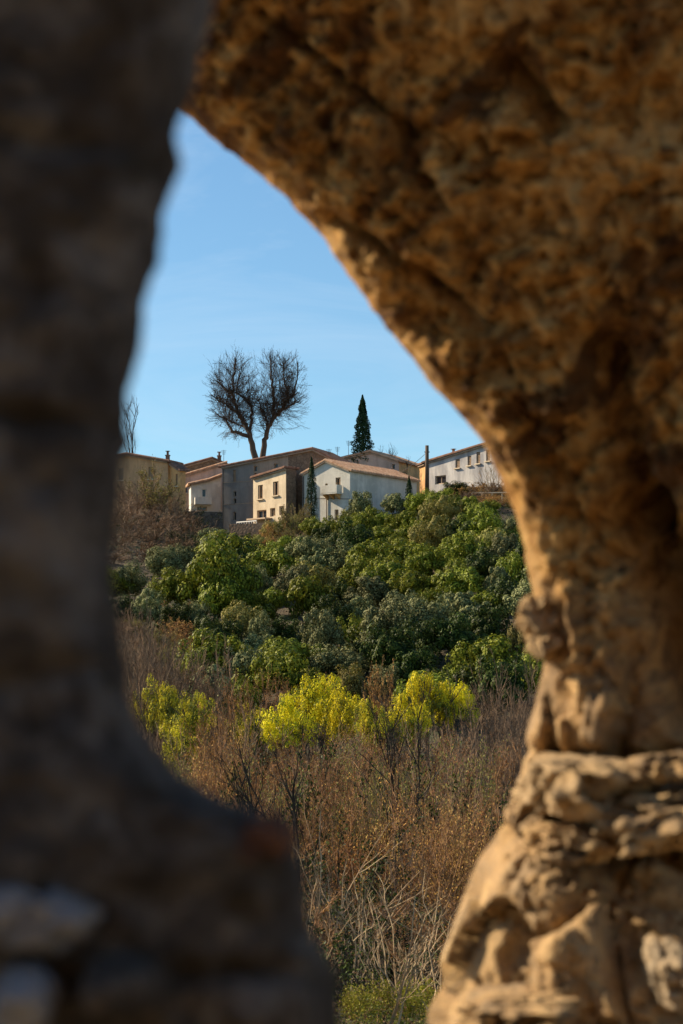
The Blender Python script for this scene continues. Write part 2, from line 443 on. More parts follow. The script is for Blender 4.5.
def make_bare(style):
    """bare shrub about 4 m tall, 3 m wide"""
    S = dict(
        rust=dict(n=11, h=3.2, sp=.50, rm=.006, kids=(11, 8), r=.030, mat='twig_red', leaf='rust', nl=2000, ls=.055, up=.05, name='russet_shrub'),
        tan=dict(n=11, h=2.6, sp=.62, rm=.006, kids=(11, 8), r=.024, mat='twig_red', leaf='tan', nl=3600, ls=.06, up=.03, name='dry_shrub'),
        grey=dict(n=12, h=3.4, sp=.42, kids=(9, 6), r=.026, mat='twig_grey', leaf=None, nl=0, ls=0, up=.10, name='bare_shrub'),
        pale=dict(n=6, h=4.3, sp=.22, kids=(4, 2), r=.026, mat='twig_pale', leaf=None, nl=0, ls=0, up=.06, name='bare_sapling'),
        brush=dict(n=16, h=3.2, sp=.75, kids=(11, 8), r=.045, rm=.015, mat='twig_grey', leaf=None, nl=0, ls=0, up=.04, name='bare_shrub'),
        brusho=dict(n=14, h=3.0, sp=.6, kids=(10, 7), r=.045, rm=.014, mat='twig_grey', leaf='pale', nl=2600, ls=.12, up=.05, name='bare_shrub'),
        brusht=dict(n=14, h=3.0, sp=.6, kids=(10, 7), r=.04, rm=.014, mat='twig_red', leaf='tan', nl=2600, ls=.11, up=.05, name='dry_shrub'),
        wisp=dict(n=15, h=3.6, sp=.62, wob=.2, kids=(10, 7), r=.035, rm=.009, mat='twig_grey', leaf=None, nl=0, ls=0, up=.08, name='bare_shrub'),
        darkt=dict(n=8, h=3.0, sp=.5, kids=(8, 5), r=.034, mat='twig_dark', leaf='dark', nl=1500, ls=.10, up=.05, name='thorn_shrub'),
        olivet=dict(n=10, h=2.9, sp=.45, kids=(10, 6), r=.028, mat='twig_grey', leaf='pale', nl=2600, ls=.06, up=.05, name='broom_shrub'),
    )[style]
    def b():
        global RMIN
        segs, ends = [], []; RMIN = S.get('rm', .004)
        for k in range(S['n']):
            a = rng.uniform(0, 2 * math.pi); s = S['sp'] * rng.uniform(.2, 1.3)
            d = np.array([math.cos(a) * s, math.sin(a) * s, 1.])
            grow((math.cos(a) * .25, math.sin(a) * .25, -.2), d, S['h'] * rng.uniform(.7, 1.1), S['r'] * rng.uniform(.7, 1.2), 2, segs, 7, S.get('wob', .14), S['up'], S['kids'], .55, .42, .2, ends)
        RMIN = .004
        if not S['leaf']:
            return link_mesh(S['name'], quads_mesh(S['name'], segs_quads(segs)), None, M[S['mat']])
        root = empty(S['name'])
        link_mesh('stems', quads_mesh('stems', segs_quads(segs)), root, M[S['mat']])
        P = limit(ends, S['nl']); P = P + rng.normal(size=P.shape) * .05
        reps = max(1, int(S['nl'] / len(P)))
        P = np.concatenate([P + rng.normal(size=P.shape) * .06 * i for i in range(reps)])
        link_mesh('foliage', quads_mesh('foliage', leaf_quads(P, sph(len(P)), rng.uniform(.6, 1.3, len(P)) * S['ls'], 1)), root, M[S['leaf']])
        return root
    return b

def make_mimosa(bright):
    def b():
        root = empty('mimosa_tree'); segs, ends = [], []
        for k in range(6):
            a = rng.uniform(0, 2 * math.pi); s = rng.uniform(.15, .7)
            grow((0, 0, -.3), (math.cos(a) * s, math.sin(a) * s, 1), rng.uniform(3.0, 4.4), .06, 2, segs, 7, .12, .05, (9, 6), .6, .42, .3, ends)
        link_mesh('trunk', quads_mesh('trunk', segs_quads(segs)), root, M['bark'])
        q, lobes = crown_leaves(4.8, 3.9, 22, 15500, .075, .8, .16, .12)
        q[:, :, 2] += 1.15; cz = q[:, :, 2].mean(1); keep = rng.uniform(size=len(q)) < np.clip((cz - .7) / 1.2, .05, 1); q = q[keep]; cz = cz[keep]
        clump = np.array([noise.noise(Vector(v) * 1.5) for v in q[:, 0]])
        yel = (clump + (cz - 2.6) * .22 + rng.normal(size=len(q)) * .2) > (-.05 if bright else .14)
        link_mesh('crown', quads_mesh('crown', q[~yel]), root, M['mimosa_leaf'])
        link_mesh('blossom', quads_mesh('blossom', q[yel]), root, M['mimosa_flower' if bright else 'mimosa_dull'])
        return root
    return b

PLACED = []   # (obj, kind, px, py, base phrase)
def solve_Y(px, py_g, y0, y1):
    """distance at which the ground shows at pixel row py_g"""
    best, by = 1e9, y1
    for y in np.linspace(y0, y1, 120):
        e = abs((HY - H(X_(px, y), y, False) / y * F) - py_g)
        if e < best: best, by = e, y
    return by

KW = dict(oak='glossy green evergreen tree', dark='dark green evergreen tree', olive='silvery grey-green olive tree', pale='yellowish green shrub')
def evergreen(px, py, w, h, kind):
    """crown centred on the slope at (px,py), w x h pixels"""
    y = solve_Y(px, py + h * .42 + (5 if py < 556 and px < 400 else 0), 97, 193.5)
    x = X_(px, y); g = H(x, y)
    g1 = 1.10 if py < 556 else 1.28; sx = g1 * w / F * y / 4.3; sz = g1 * h / F * y / 3.5
    key = proto('ev_' + kind, int(rng.integers(0, 4 if kind in ('oak', 'olive') else 3)), make_evergreen(kind))
    o = put(key, x, y, g - .1, sx, sz, rng.uniform(0, 6.28))
    PLACED.append((o, kind, px, py)); return o

hand = [ # px, py, w, h, kind
 (212,548,46,36,'olive'),(238,556,30,28,'olive'),(160,575,42,34,'olive'),(178,565,34,30,'olive'),(272,530,30,22,'pale'),(288,517,26,20,'pale'),(258,540,26,20,'pale'),
 (300,522,24,20,'pale'),(318,526,34,24,'oak'),(338,524,36,24,'oak'),(352,514,26,20,'oak'),(363,509,33,36,'olive'),(393,504,32,26,'olive'),(382,522,30,26,'oak'),
 (405,524,36,28,'oak'),(420,508,34,30,'oak'),(441,508,36,30,'oak'),(432,528,36,26,'oak'),(456,492,34,18,'dark'),(480,521,32,30,'oak'),(495,536,26,24,'olive'),
 (462,530,30,26,'oak'),(330,548,34,28,'olive'),(352,540,40,28,'olive'),(376,552,34,28,'oak'),(300,545,34,26,'oak'),(283,556,34,28,'oak'),(262,566,34,28,'oak'),
 (214,598,64,74,'oak'),(172,600,44,44,'oak'),(150,612,30,30,'olive'),(256,592,34,30,'olive'),(302,614,52,50,'oak'),(345,575,42,34,'olive'),(392,580,44,34,'oak'),
 (420,552,40,32,'oak'),(448,555,38,34,'oak'),(470,560,44,36,'oak'),(502,562,40,40,'olive'),(412,600,50,42,'oak'),(372,608,56,44,'olive'),(440,595,44,38,'oak'),
 (470,596,48,40,'oak'),(500,600,36,44,'olive'),(518,590,34,50,'oak'),(262,640,26,34,'olive'),(258,660,44,36,'olive'),(320,655,48,56,'olive'),(392,645,60,50,'olive'),
 (430,630,56,46,'olive'),(460,650,50,48,'dark'),(495,640,50,46,'dark'),(520,650,30,40,'pale'),(350,640,40,36,'oak'),(224,655,50,44,'dark'),(285,640,34,30,'dark'),
 (300,575,30,24,'oak'),(420,655,46,44,'dark'),(365,668,40,30,'dark'),(345,608,30,30,'dark'),(130,592,34,34,'olive'),(510,535,30,28,'olive'),(125,618,36,30,'dark'),(150,622,36,30,'olive'),(176,628,36,30,'dark'),(197,622,34,30,'olive'),(205,640,34,30,'dark'),(446,504,34,26,'oak'),(466,510,32,26,'oak'),(428,504,28,24,'oak'),(345,530,30,24,'oak'),(325,534,30,24,'dark'),(372,516,28,24,'oak'),(486,512,28,24,'oak'),(240,546,28,24,'dark'),(530,560,34,34,'oak'),
]
for a in hand: evergreen(*a)
pts = [(a[0], a[1]) for a in hand]
tries = 0
while tries < 9000:
    tries += 1
    px, py = rng.uniform(105, 548), rng.uniform(520, 706)
    if px < 215 and py < 590: continue
    if px < 320 and py < 545: continue
    if px > 455 and py < 530: continue
    if px < 200 and py > 615: continue
    s = 15 + (py - 520) * .085
    if any((px - a) ** 2 + ((py - b) * 1.35) ** 2 < s * s for a, b in pts): continue
    pts.append((px, py))
    k = rng.choice(['oak', 'olive', 'dark', 'pale'], p=[.42, .3, .23, .05])
    w = rng.uniform(30, 54) * (1 + (py - 560) * .002)
    evergreen(px, py, w, w * rng.uniform(.72, .98), k)

# cypresses and the conifer
def make_column(name, w, h, n, label, cat, x, y, z, conical=False, mat='cypress', leaf=.12):
    root = empty(name, (x, y, z)); tag(root, label, cat)
    t = rng.uniform(0, 1, n) ** (.8 if conical else 1)
    a = rng.uniform(0, 2 * math.pi, n)
    if conical:
        lay = .66 + .34 * np.abs(np.sin(t * 27 + a * 1.5 + np.sin(a * 3))) + .16 * np.sin(a * 5 + t * 11) + .12 * np.sin(a * 2 + t * 23)
        prof = (1 - t) ** .8 * (.55 + .45 * np.minimum(1, t * 9)) * lay
    else:
        prof = np.minimum(1, t * 7 + .5) * np.minimum(1, (1 - t) * 1.5) ** .7 * (.85 + .2 * np.sin(a * 4 + t * 12))
    r = w / 2 * prof * rng.uniform(.3, 1.05, n) ** .35
    C = np.stack([np.cos(a) * r, np.sin(a) * r, t * h + .3 - (r * .15 if conical else 0)], 1)
    Nn = np.stack([np.cos(a), np.sin(a), np.full(n, .4)], 1)
    link_mesh('crown', quads_mesh('crown', leaf_quads(C, Nn, rng.uniform(.6, 1.4, n) * leaf, .6)), root, M[mat])
    b = MB(); b.tube((0, 0, -.4), (0, 0, h * .9), w * .06, .03); b.build('trunk', M['bark'], root, True)
    return root
def col_at(px, py_top, py_bot, Y, wpx, **k):
    x = X_(px, Y); z0 = Z_(py_bot, Y)
    return make_column(x=x, y=Y, z=z0, w=wpx / F * Y, h=(py_bot - py_top) / F * Y, **k)
col_at(311.5, 460, 523, 193.2, 13.5, name='cypress_tree', n=5000, label='slender dark cypress standing against the left corner of the white house', cat='cypress')
col_at(409, 479, 522, 189, 11, name='cypress_tree', n=3000, label='small thin cypress among shrubs below right end of the white house', cat='cypress')
col_at(362.5, 398, 470, 212, 29, name='conifer_tree', n=12000, label='tall dark conical conifer rising behind the tiled roof of the white house', cat='conifer', conical=True, leaf=.17)

# mimosas
mim = [(316,706,70,76,1,97),(286,722,60,62,1,94),(345,714,60,62,1,95),(428,696,66,58,1,99),(404,716,50,56,1,95),(455,700,44,44,1,100),(168,700,60,62,0,98),(190,716,52,56,0,95),(152,700,40,48,0,101),(250,722,44,50,0,97),(376,720,50,52,0,93),(182,748,44,54,0,90)]
for i, (px, py, w, h, br, Y) in enumerate(mim):
    key = proto('mimosa%d' % br, i % 3, make_mimosa(br)); x = X_(px, Y)
    topz = Z_(py - h * .5 - 7, Y); g = H(x, Y)
    o = put(key, x, Y, g, 1.3 * w / F * Y / 4.6, (topz - g) / 4.7, rng.uniform(0, 6.28))
    PLACED.append((o, 'mimosa_bright' if br else 'mimosa_dull', px, py))

# thickets: px, py of the top, width px, distance, style
def bare(px, py_top, wpx, Y, style):
    x = X_(px, Y); g = H(x, Y); top = Z_(py_top, Y)
    hh = max(1.2, top - g) * (1 if Y > 95 else rng.uniform(.78, 1.12))
    base_h = dict(rust=3.4, tan=2.8, grey=3.8, pale=4.6, darkt=3.2, olivet=3.1, brush=3.1, brusho=3.1, brusht=3.1, wisp=4.0)[style]
    base_w = dict(rust=3.6, tan=3.6, grey=3.6, pale=2.6, darkt=3.4, olivet=3.0, brush=4.4, brusho=4., brusht=4., wisp=3.6)[style]
    key = proto('bare_' + style, int(rng.integers(0, 3)), make_bare(style))
    o = put(key, x, Y, g - .05, min(1.15 * wpx / F * Y / base_w, 1.9), hh / base_h, rng.uniform(0, 6.28))
    PLACED.append((o, style, px, py_top + 25)); return o
# bank of grey brush left, under the ochre house
for a in [(118,492,50,186,'brush'),(140,494,50,189,'brush'),(160,484,50,191,'brusho'),(176,502,46,189,'brush'),(150,514,60,181,'brush'),(122,522,56,177,'brush'),(105,505,50,184,'brush'),
          (186,516,46,183,'brush'),(200,524,40,186,'darkt'),(140,540,56,171,'brush'),(170,536,50,175,'brush'),(112,550,50,168,'brush'),(198,506,30,191,'darkt'),(150,468,34,193,'brusho'),(132,478,40,192,'brush'),
          (128,508,50,181,'brush'),(165,510,50,184,'brush'),(178,528,44,178,'darkt'),(155,550,50,168,'brush'),(130,566,46,162,'darkt'),(190,540,44,176,'darkt'),(208,532,40,180,'darkt'),(110,528,50,174,'brush'),(160,528,50,178,'brush')]: bare(*a)
# right: brush in front of the right-hand house
for a in [(470,494,40,190,'brusht'),(488,484,44,190,'brush'),(505,490,42,188,'brusht'),(496,502,40,184,'brusht'),(478,498,38,186,'brush'),(520,500,40,184,'brusho'),(510,478,44,191,'brush'),(463,500,30,188,'brusht'),(486,508,40,182,'brusht')]: bare(*a)
# bank below the annex
for a in [(272,524,30,188,'brusht'),(284,516,30,189,'brusho'),(294,508,26,190,'brusho'),(301,502,20,192,'brusho'),(268,538,34,184,'brusht'),(284,528,34,186,'brusho'),(246,544,30,184,'brusht')]: bare(*a)
# foot of the hill
for i in range(20):
    px_ = 100 + 112 * ((i * .618) % 1); py_ = 606 + i * 3.2; yy = solve_Y(px_, py_ + 22, 100, 150)
    bare(px_, py_ - 4, 44, yy, ['brush', 'brusht', 'brush', 'darkt', 'brusho'][i % 5])
for a in [(130,602,54,108,'wisp'),(150,610,58,106,'wisp'),(172,618,56,104,'wisp'),(190,632,52,104,'wisp'),(120,632,50,100,'wisp'),(142,642,56,100,'wisp'),(165,648,56,101,'wisp'),(110,615,50,106,'wisp'),(155,632,56,103,'wisp'),
          (205,660,50,103,'wisp'),(232,668,50,102,'rust'),(260,678,50,102,'rust'),(185,655,52,101,'wisp'),(220,680,54,98,'wisp'),(246,690,54,97,'rust'),(300,682,50,102,'rust'),(282,690,50,100,'wisp'),
          (498,660,54,102,'wisp'),(518,654,54,104,'wisp'),(480,684,54,98,'wisp'),(510,692,58,94,'wisp'),(530,684,54,96,'wisp'),(500,715,58,86,'wisp'),(475,728,58,84,'wisp'),(520,720,58,84,'wisp'),(380,672,34,106,'brusht'),(338,674,34,106,'wisp')]: bare(*a)
seen = []
for a in [(240,712,60,90,'wisp'),(275,735,60,88,'rust'),(305,742,50,89,'wisp'),(335,730,60,91,'wisp'),(365,722,60,90,'rust'),(392,728,50,92,'wisp'),(420,728,60,91,'rust'),(445,722,60,92,'wisp'),(205,712,60,92,'rust'),(180,735,60,88,'wisp'),(160,722,50,93,'wisp'),
          (252,742,70,70,'darkt'),(228,742,80,74,'rust'),(290,752,80,76,'wisp'),(345,752,80,76,'rust'),(460,742,80,78,'wisp'),
          (335,744,50,87,'rust'),(352,746,54,85,'rust'),(368,744,50,86,'tan'),(322,750,54,83,'rust'),(385,746,50,84,'olivet'),(280,748,56,83,'rust'),(262,752,50,80,'rust'),(345,760,60,78,'rust'),(300,762,60,76,'tan'),(240,765,60,72,'rust'),(275,780,70,66,'rust'),(215,752,50,78,'rust'),(320,785,70,64,'rust'),(420,752,60,78,'olivet'),(365,770,60,70,'olivet')]: bare(*a)
def scatter(n, x0, x1, t0, t1, Y0, Y1, styles, p, wpx, mind):
    c = 0; tr = 0
    while c < n and tr < 3000:
        tr += 1
        px = rng.uniform(x0, x1); t = rng.uniform(0, 1); py = t0 + (t1 - t0) * t; Y = Y0 + (Y1 - Y0) * t + rng.uniform(-2, 2)
        if any((px - a) ** 2 + (py - b) ** 2 < mind ** 2 for a, b in seen): continue
        seen.append((px, py)); c += 1
        bare(px, py, wpx * rng.uniform(.8, 1.25), Y, str(rng.choice(styles, p=p)))
scatter(28, 150, 520, 728, 790, 86, 62, ['rust', 'grey', 'darkt', 'olivet', 'tan'], [.36, .14, .24, .18, .08], 80, 23)
for a in [(400,735,80,70,'olivet'),(430,742,80,68,'olivet'),(378,748,60,66,'olivet'),(425,795,90,56,'tan'),(455,800,80,55,'tan'),(400,810,80,54,'tan'),(480,812,80,56,'tan'),(440,820,90,52,'tan')]: bare(*a)
scatter(18, 210, 500, 800, 870, 58, 46, ['rust', 'grey', 'darkt', 'tan'], [.42, .12, .34, .12], 110, 26)
scatter(9, 300, 460, 880, 930, 43, 38, ['rust', 'darkt', 'grey'], [.35, .45, .2], 120, 26)
for a in [(330,790,100,44,'pale'),(352,810,100,42,'pale'),(340,850,110,37,'pale'),(395,840,110,39,'pale'),(415,868,120,35,'pale'),(430,905,110,33,'pale'),(318,840,80,40,'pale')]: bare(*a)

small_spots = [(253, 738, 812, 62, 'slim dark leafless tree rising from the russet thicket near the left rock'), (405, 700, 800, 66, 'thin dark leafless tree in front of the right mimosas'), (300, 760, 860, 52, 'dark leafless sapling in the thicket left of centre')]
# a near leafless sapling with a forked pale stem, low in the opening
def near_sapling(px, Y, label):
    root_segs = []
    for dx, L in ((-.05, 2.2), (.18, 2.6), (.45, 2.1)):
        grow((0, 0, -.2), (dx, .05, 1), L, .022, 2, root_segs, 8, .10, .03, (6, 3), .6, .40, .3)
    o = link_mesh('bare_sapling', quads_mesh('bare_sapling', segs_quads(root_segs)), None, M['twig_pale'])
    x = X_(px, Y); o.location = (x, Y, H(x, Y)); tag(o, label, 'sapling', 'pale bare saplings')
near_sapling(383, 29, 'pale forked leafless sapling standing over the green brambles, nearest of the saplings')

# brambles and young plants at the bottom
def make_bramble(mat, name, upright):
    def b():
        segs, ends = [], []
        for k in range(16):
            a = rng.uniform(0, 6.28); s = rng.uniform(.1, .5) if upright else rng.uniform(.5, 1.6)
            grow((rng.normal() * .2, rng.normal() * .2, -.1), (math.cos(a) * s, math.sin(a) * s, 1), rng.uniform(.6, 1.0), .010, 1, segs, 6, .15, .1 if upright else -.12, (5,), .7, .5, .2, ends)
        root = empty(name); link_mesh('stems', quads_mesh('stems', segs_quads(segs)), root, M['twig_red'])
        E = np.array(ends); P = E[rng.integers(0, len(E), 1700)] + rng.normal(size=(1700, 3)) * .06
        link_mesh('foliage', quads_mesh('foliage', leaf_quads(P, sph(len(P)) + np.array([0, 0, .8]), rng.uniform(.03, .08, len(P)), .6)), root, M[mat])
        return root
    return b
for i in range(17):
    px = 318 + i * 8.2 + rng.uniform(-5, 5); Y = rng.uniform(25, 31); x = X_(px, Y)
    key = proto('bramble', i % 3, make_bramble('ivy', 'bramble_bush', False))
    s = rng.uniform(.8, 1.25); o = put(key, x, Y, H(x, Y), s, s * .72, rng.uniform(0, 6)); PLACED.append((o, 'bramble', px, 1000))
for px, Y in [(352, 32), (366, 31.5), (381, 32), (400, 32.5), (413, 32), (427, 33)]:
    key = proto('spurge', int(px) % 2, make_bramble('lime', 'lime_plant', True)); x = X_(px, Y)
    s = rng.uniform(.7, 1.0); o = put(key, x, Y, H(x, Y), s * .6, s * .8, rng.uniform(0, 6)); PLACED.append((o, 'lime', px, 970))

# undergrowth over the slope and the valley floor: uncountable scrub
def scrub():
    n = 90000
    u = rng.uniform(-150, 850, n); Y = rng.uniform(20, 193, n); Y = np.where(rng.uniform(size=n) < .4, rng.uniform(20, 90, n), Y)
    X = (u - CX) / F * Y
    C = np.array([(x, y, H(x, y) + rng.uniform(0, .55)) for x, y in zip(X, Y)])
    low = C[:, 1] < 106
    for nm, sel, mt in (('undergrowth', ~low, 'dark'), ('leaf_litter', low, 'rust')):
        P = C[sel] if nm == 'undergrowth' else C[sel] - np.array([0, 0, .2])
        k = np.maximum(.06, P[:, 1] * .0011)
        o = link_mesh(nm, quads_mesh(nm, leaf_quads(P, np.tile([0, 0, .8], (len(P), 1)), rng.uniform(.7, 1.6, len(P)) * k, .6)), None, M['litter' if mt == 'rust' else mt])
        tag(o, 'low dark scrub covering the slope between the trees' if nm == 'undergrowth' else 'brown dead leaves and litter under the bare thicket', 'undergrowth' if nm == 'undergrowth' else 'leaf litter', kind='stuff')
scrub()

# ------------------------------------------------------------------ bare trees on the ridge
def guided_tree(name, label, Y, limbs, blobs, n_tw, px2m, mat, r_tw, base_r, group=None):
    """limbs: pixel polylines (px,py,radius px, depth m); blobs: ellipses of fine twigs (cx,cy,rx,ry)"""
    x0, z0 = X_(limbs[0][0][0], Y), Z_(limbs[0][0][1], Y)
    nodes, segs = [], []; trunk = MB()
    for li, L in enumerate(limbs):
        pts3 = [np.array([X_(p[0], Y) - x0, p[3], Z_(p[1], Y) - z0]) for p in L]
        rr = [p[2] / F * Y for p in L]
        fine = []
        for i in range(len(pts3) - 1):
            for k in range(4):
                t = k / 4
                fine.append((pts3[i] * (1 - t) + pts3[i + 1] * t + rng.normal(size=3) * .05 * (0 if i == 0 and k == 0 else 1), rr[i] * (1 - t) + rr[i + 1] * t))
        fine.append((pts3[-1], rr[-1]))
        trunk.path([f[0] for f in fine], [f[1] for f in fine])
        for a, b in zip(fine, fine[1:]):
            segs.append((a[0], b[0], a[1], b[1]))
            if a[0][2] > 1.0 or li > 1: nodes.append(b[0])
    root = empty(name, (x0, Y, z0)); tag(root, label, 'tree', group)
    trunk.build('trunk', M['limb'], root, True)
    NP = np.array(nodes); tw = []
    global RMIN
    RMIN = .008
    for cx, cy, rx, ry, n in blobs:
        c = np.array([X_(cx, Y) - x0, 0, Z_(cy, Y) - z0]); R3 = np.array([rx, (rx + ry) / 2 * .85, ry]) / F * Y
        near = NP[(((NP - c) / R3) ** 2).sum(1) < 1.0]
        if len(near) == 0: continue
        for i in range(n):
            p = near[rng.integers(0, len(near))]
            d = (p - c + np.array([0, 0, R3[2] * .55])) / R3 * .55 + sph(1)[0] * .85 + np.array([0, 0, .15]); d /= np.linalg.norm(d)
            q = (p - c) / R3; e = d / R3; A = e @ e; B = 2 * q @ e; Cc = q @ q - 1
            L = (-B + math.sqrt(max(0, B * B - 4 * A * Cc))) / (2 * A) * rng.uniform(.7, 1.04)
            if L > .25: grow(p, d, L, .020, 1 if L < 1.0 else 2, tw, 6, .08, .03, (8, 3), .42, .42, .15)
    RMIN = .004
    link_mesh('branches', quads_mesh('branches', segs_quads(tw)), root, M[mat])
    return root

guided_tree('plane_tree', 'large leafless tree with two trunks and a heart-shaped crown behind the grey house', 214,
  [[(256,460,3.3,0),(251,440,2.7,0),(247,428,2.2,.2),(240,416,1.8,.3),(234,403,1.5,.3),(233,394,1.3,.2),(234,376,.8,0),(235,358,.7,0)],
   [(262,460,3.2,.5),(265,440,2.6,.5),(267,430,2.2,.3),(273,419,1.8,0),(280,412,1.6,-.2),(287,402,1.3,-.3),(294,395,1.0,-.5),(297,380,.7,-.5),(298,364,.6,-.6)],
   [(248,436,2.2,0),(240,434,1.8,-.4),(232,432,1.5,-.6),(229,426,.9,-.8),(224,418,.6,-1)],
   [(233,394,1.4,.2),(224,388,1.2,.5),(216,380,.7,.8)],
   [(250,430,1.5,.2),(251,418,1.3,.5),(252,408,1.2,.6),(246,399,1.1,.6),(236,392,.9,.6),(240,372,.6,.6)],
   [(239,415,1.4,.3),(230,407,1.1,0),(221,402,.8,-.3),(212,396,.6,-.5)],
   [(273,419,1.7,0),(274,406,1.5,.4),(273,392,1.3,.6),(271,376,1.0,.8),(270,358,.6,.8)],
   [(287,402,1.2,-.3),(287,390,1.0,-.2),(284,378,.8,0),(284,366,.5,0)],
   [(268,430,1.5,.3),(266,418,1.1,.8),(261,409,.8,1.2),(257,396,.5,1.4)],
   [(280,412,1.0,-.2),(290,408,.8,-1),(300,402,.5,-1.3)],
   [(247,428,1.0,.2),(240,424,.8,1),(230,420,.6,1.5),(218,414,.4,1.6)]],
  [(233,389,27,38,370),(231,416,26,29,330),(271,387,25,37,350),(291,389,20,36,120),(282,414,27,29,310),(257,408,18,34,150)],
  0, 0, 'plane', .021, .3)

def small_bare(px, py_top, py_base, Y, wpx, label, mat='twig_dark', n=5, r=.05, kids=(8, 5)):
    x = X_(px, Y); z = Z_(py_base, Y); h = (py_base - py_top) / F * Y; segs = []
    for k in range(n):
        a = rng.uniform(0, 6.28); s = rng.uniform(.1, 1.) * (wpx / F * Y) / h
        grow((0, 0, -.3), (math.cos(a) * s * .6, math.sin(a) * s * .6, 1), h * .95, r, 2, segs, 7, .1, .06, kids, .5, .42, .2)
    o = link_mesh('bare_tree', quads_mesh('bare_tree', segs_quads(segs)), None, M[mat]); o.location = (x, Y, z)
    tag(o, label, 'tree'); return o
small_bare(132, 402, 478, 200, 20, 'bare tree with upright twigs rising behind the ochre house at far left', r=.06)
for px_, a_, b_, Y_, lb_ in small_spots: small_bare(px_, a_, HY - H(X_(px_, Y_), Y_) / Y_ * F, Y_, 46, lb_, 'twig_dark', 3, .055, (9, 5))
small_bare(384, 443, 476, 211, 34, 'small bushy leafless tree between the conifer and the wooden pole')
small_bare(404, 452, 480, 209, 24, 'faint thin leafless tree beside the right end of the tiled roof', n=3, r=.035, kids=(6, 4))
small_bare(494, 462, 508, 191, 44, 'pale leafless tree in front of the weathered right-hand house', mat='twig_pale', n=5, r=.05)

# ------------------------------------------------------------------ houses
def ray_plane(px, L, Rr):
    (lx, ly), (rx, ry) = L, Rr; k = (px - CX) / F
    # point on line L->R with x = k*y
    dx, dy = rx - lx, ry - ly
    t = (k * ly - lx) / (dx - k * dy)
    return np.array([lx + dx * t, ly + dy * t]), t

def tiled_slab(mb, A, B, dvec, depth, oh_f=.35, oh_e=(0, 0), th=.16, rib=.44):
    """roof plane whose gable edge runs A->B (3D) and which extends by depth along dvec"""
    A = np.array(A, float); B = np.array(B, float); d = np.array([dvec[0], dvec[1], 0.])
    s = (B - A); L = np.linalg.norm(s); s = s / L
    A = A - s * oh_e[0]; B = B + s * oh_e[1]
    A = A - d * oh_f; B = B - d * oh_f; D = depth + oh_f * 2
    n = max(8, int(D / rib) * 6)
    V, Fc = [], []
    for i in range(n + 1):
        t = i / n; o = d * (D * t); z = .10 * abs(math.sin(math.pi * D * t / rib)) + th
        for P in (A, B): V.append(P + o + np.array([0, 0, z]))
        for P in (A, B): V.append(P + o + np.array([0, 0, 0.02]))
    for i in range(n):
        a = i * 4; b = a + 4
        Fc += [(a, b, b + 1, a + 1), (a + 2, a + 3, b + 3, b + 2), (a, a + 2, b + 2, b), (a + 1, b + 1, b + 3, a + 3)]
    Fc += [(0, 1, 3, 2), (n * 4, n * 4 + 2, n * 4 + 3, n * 4 + 1)]
    mb.add(V, Fc)

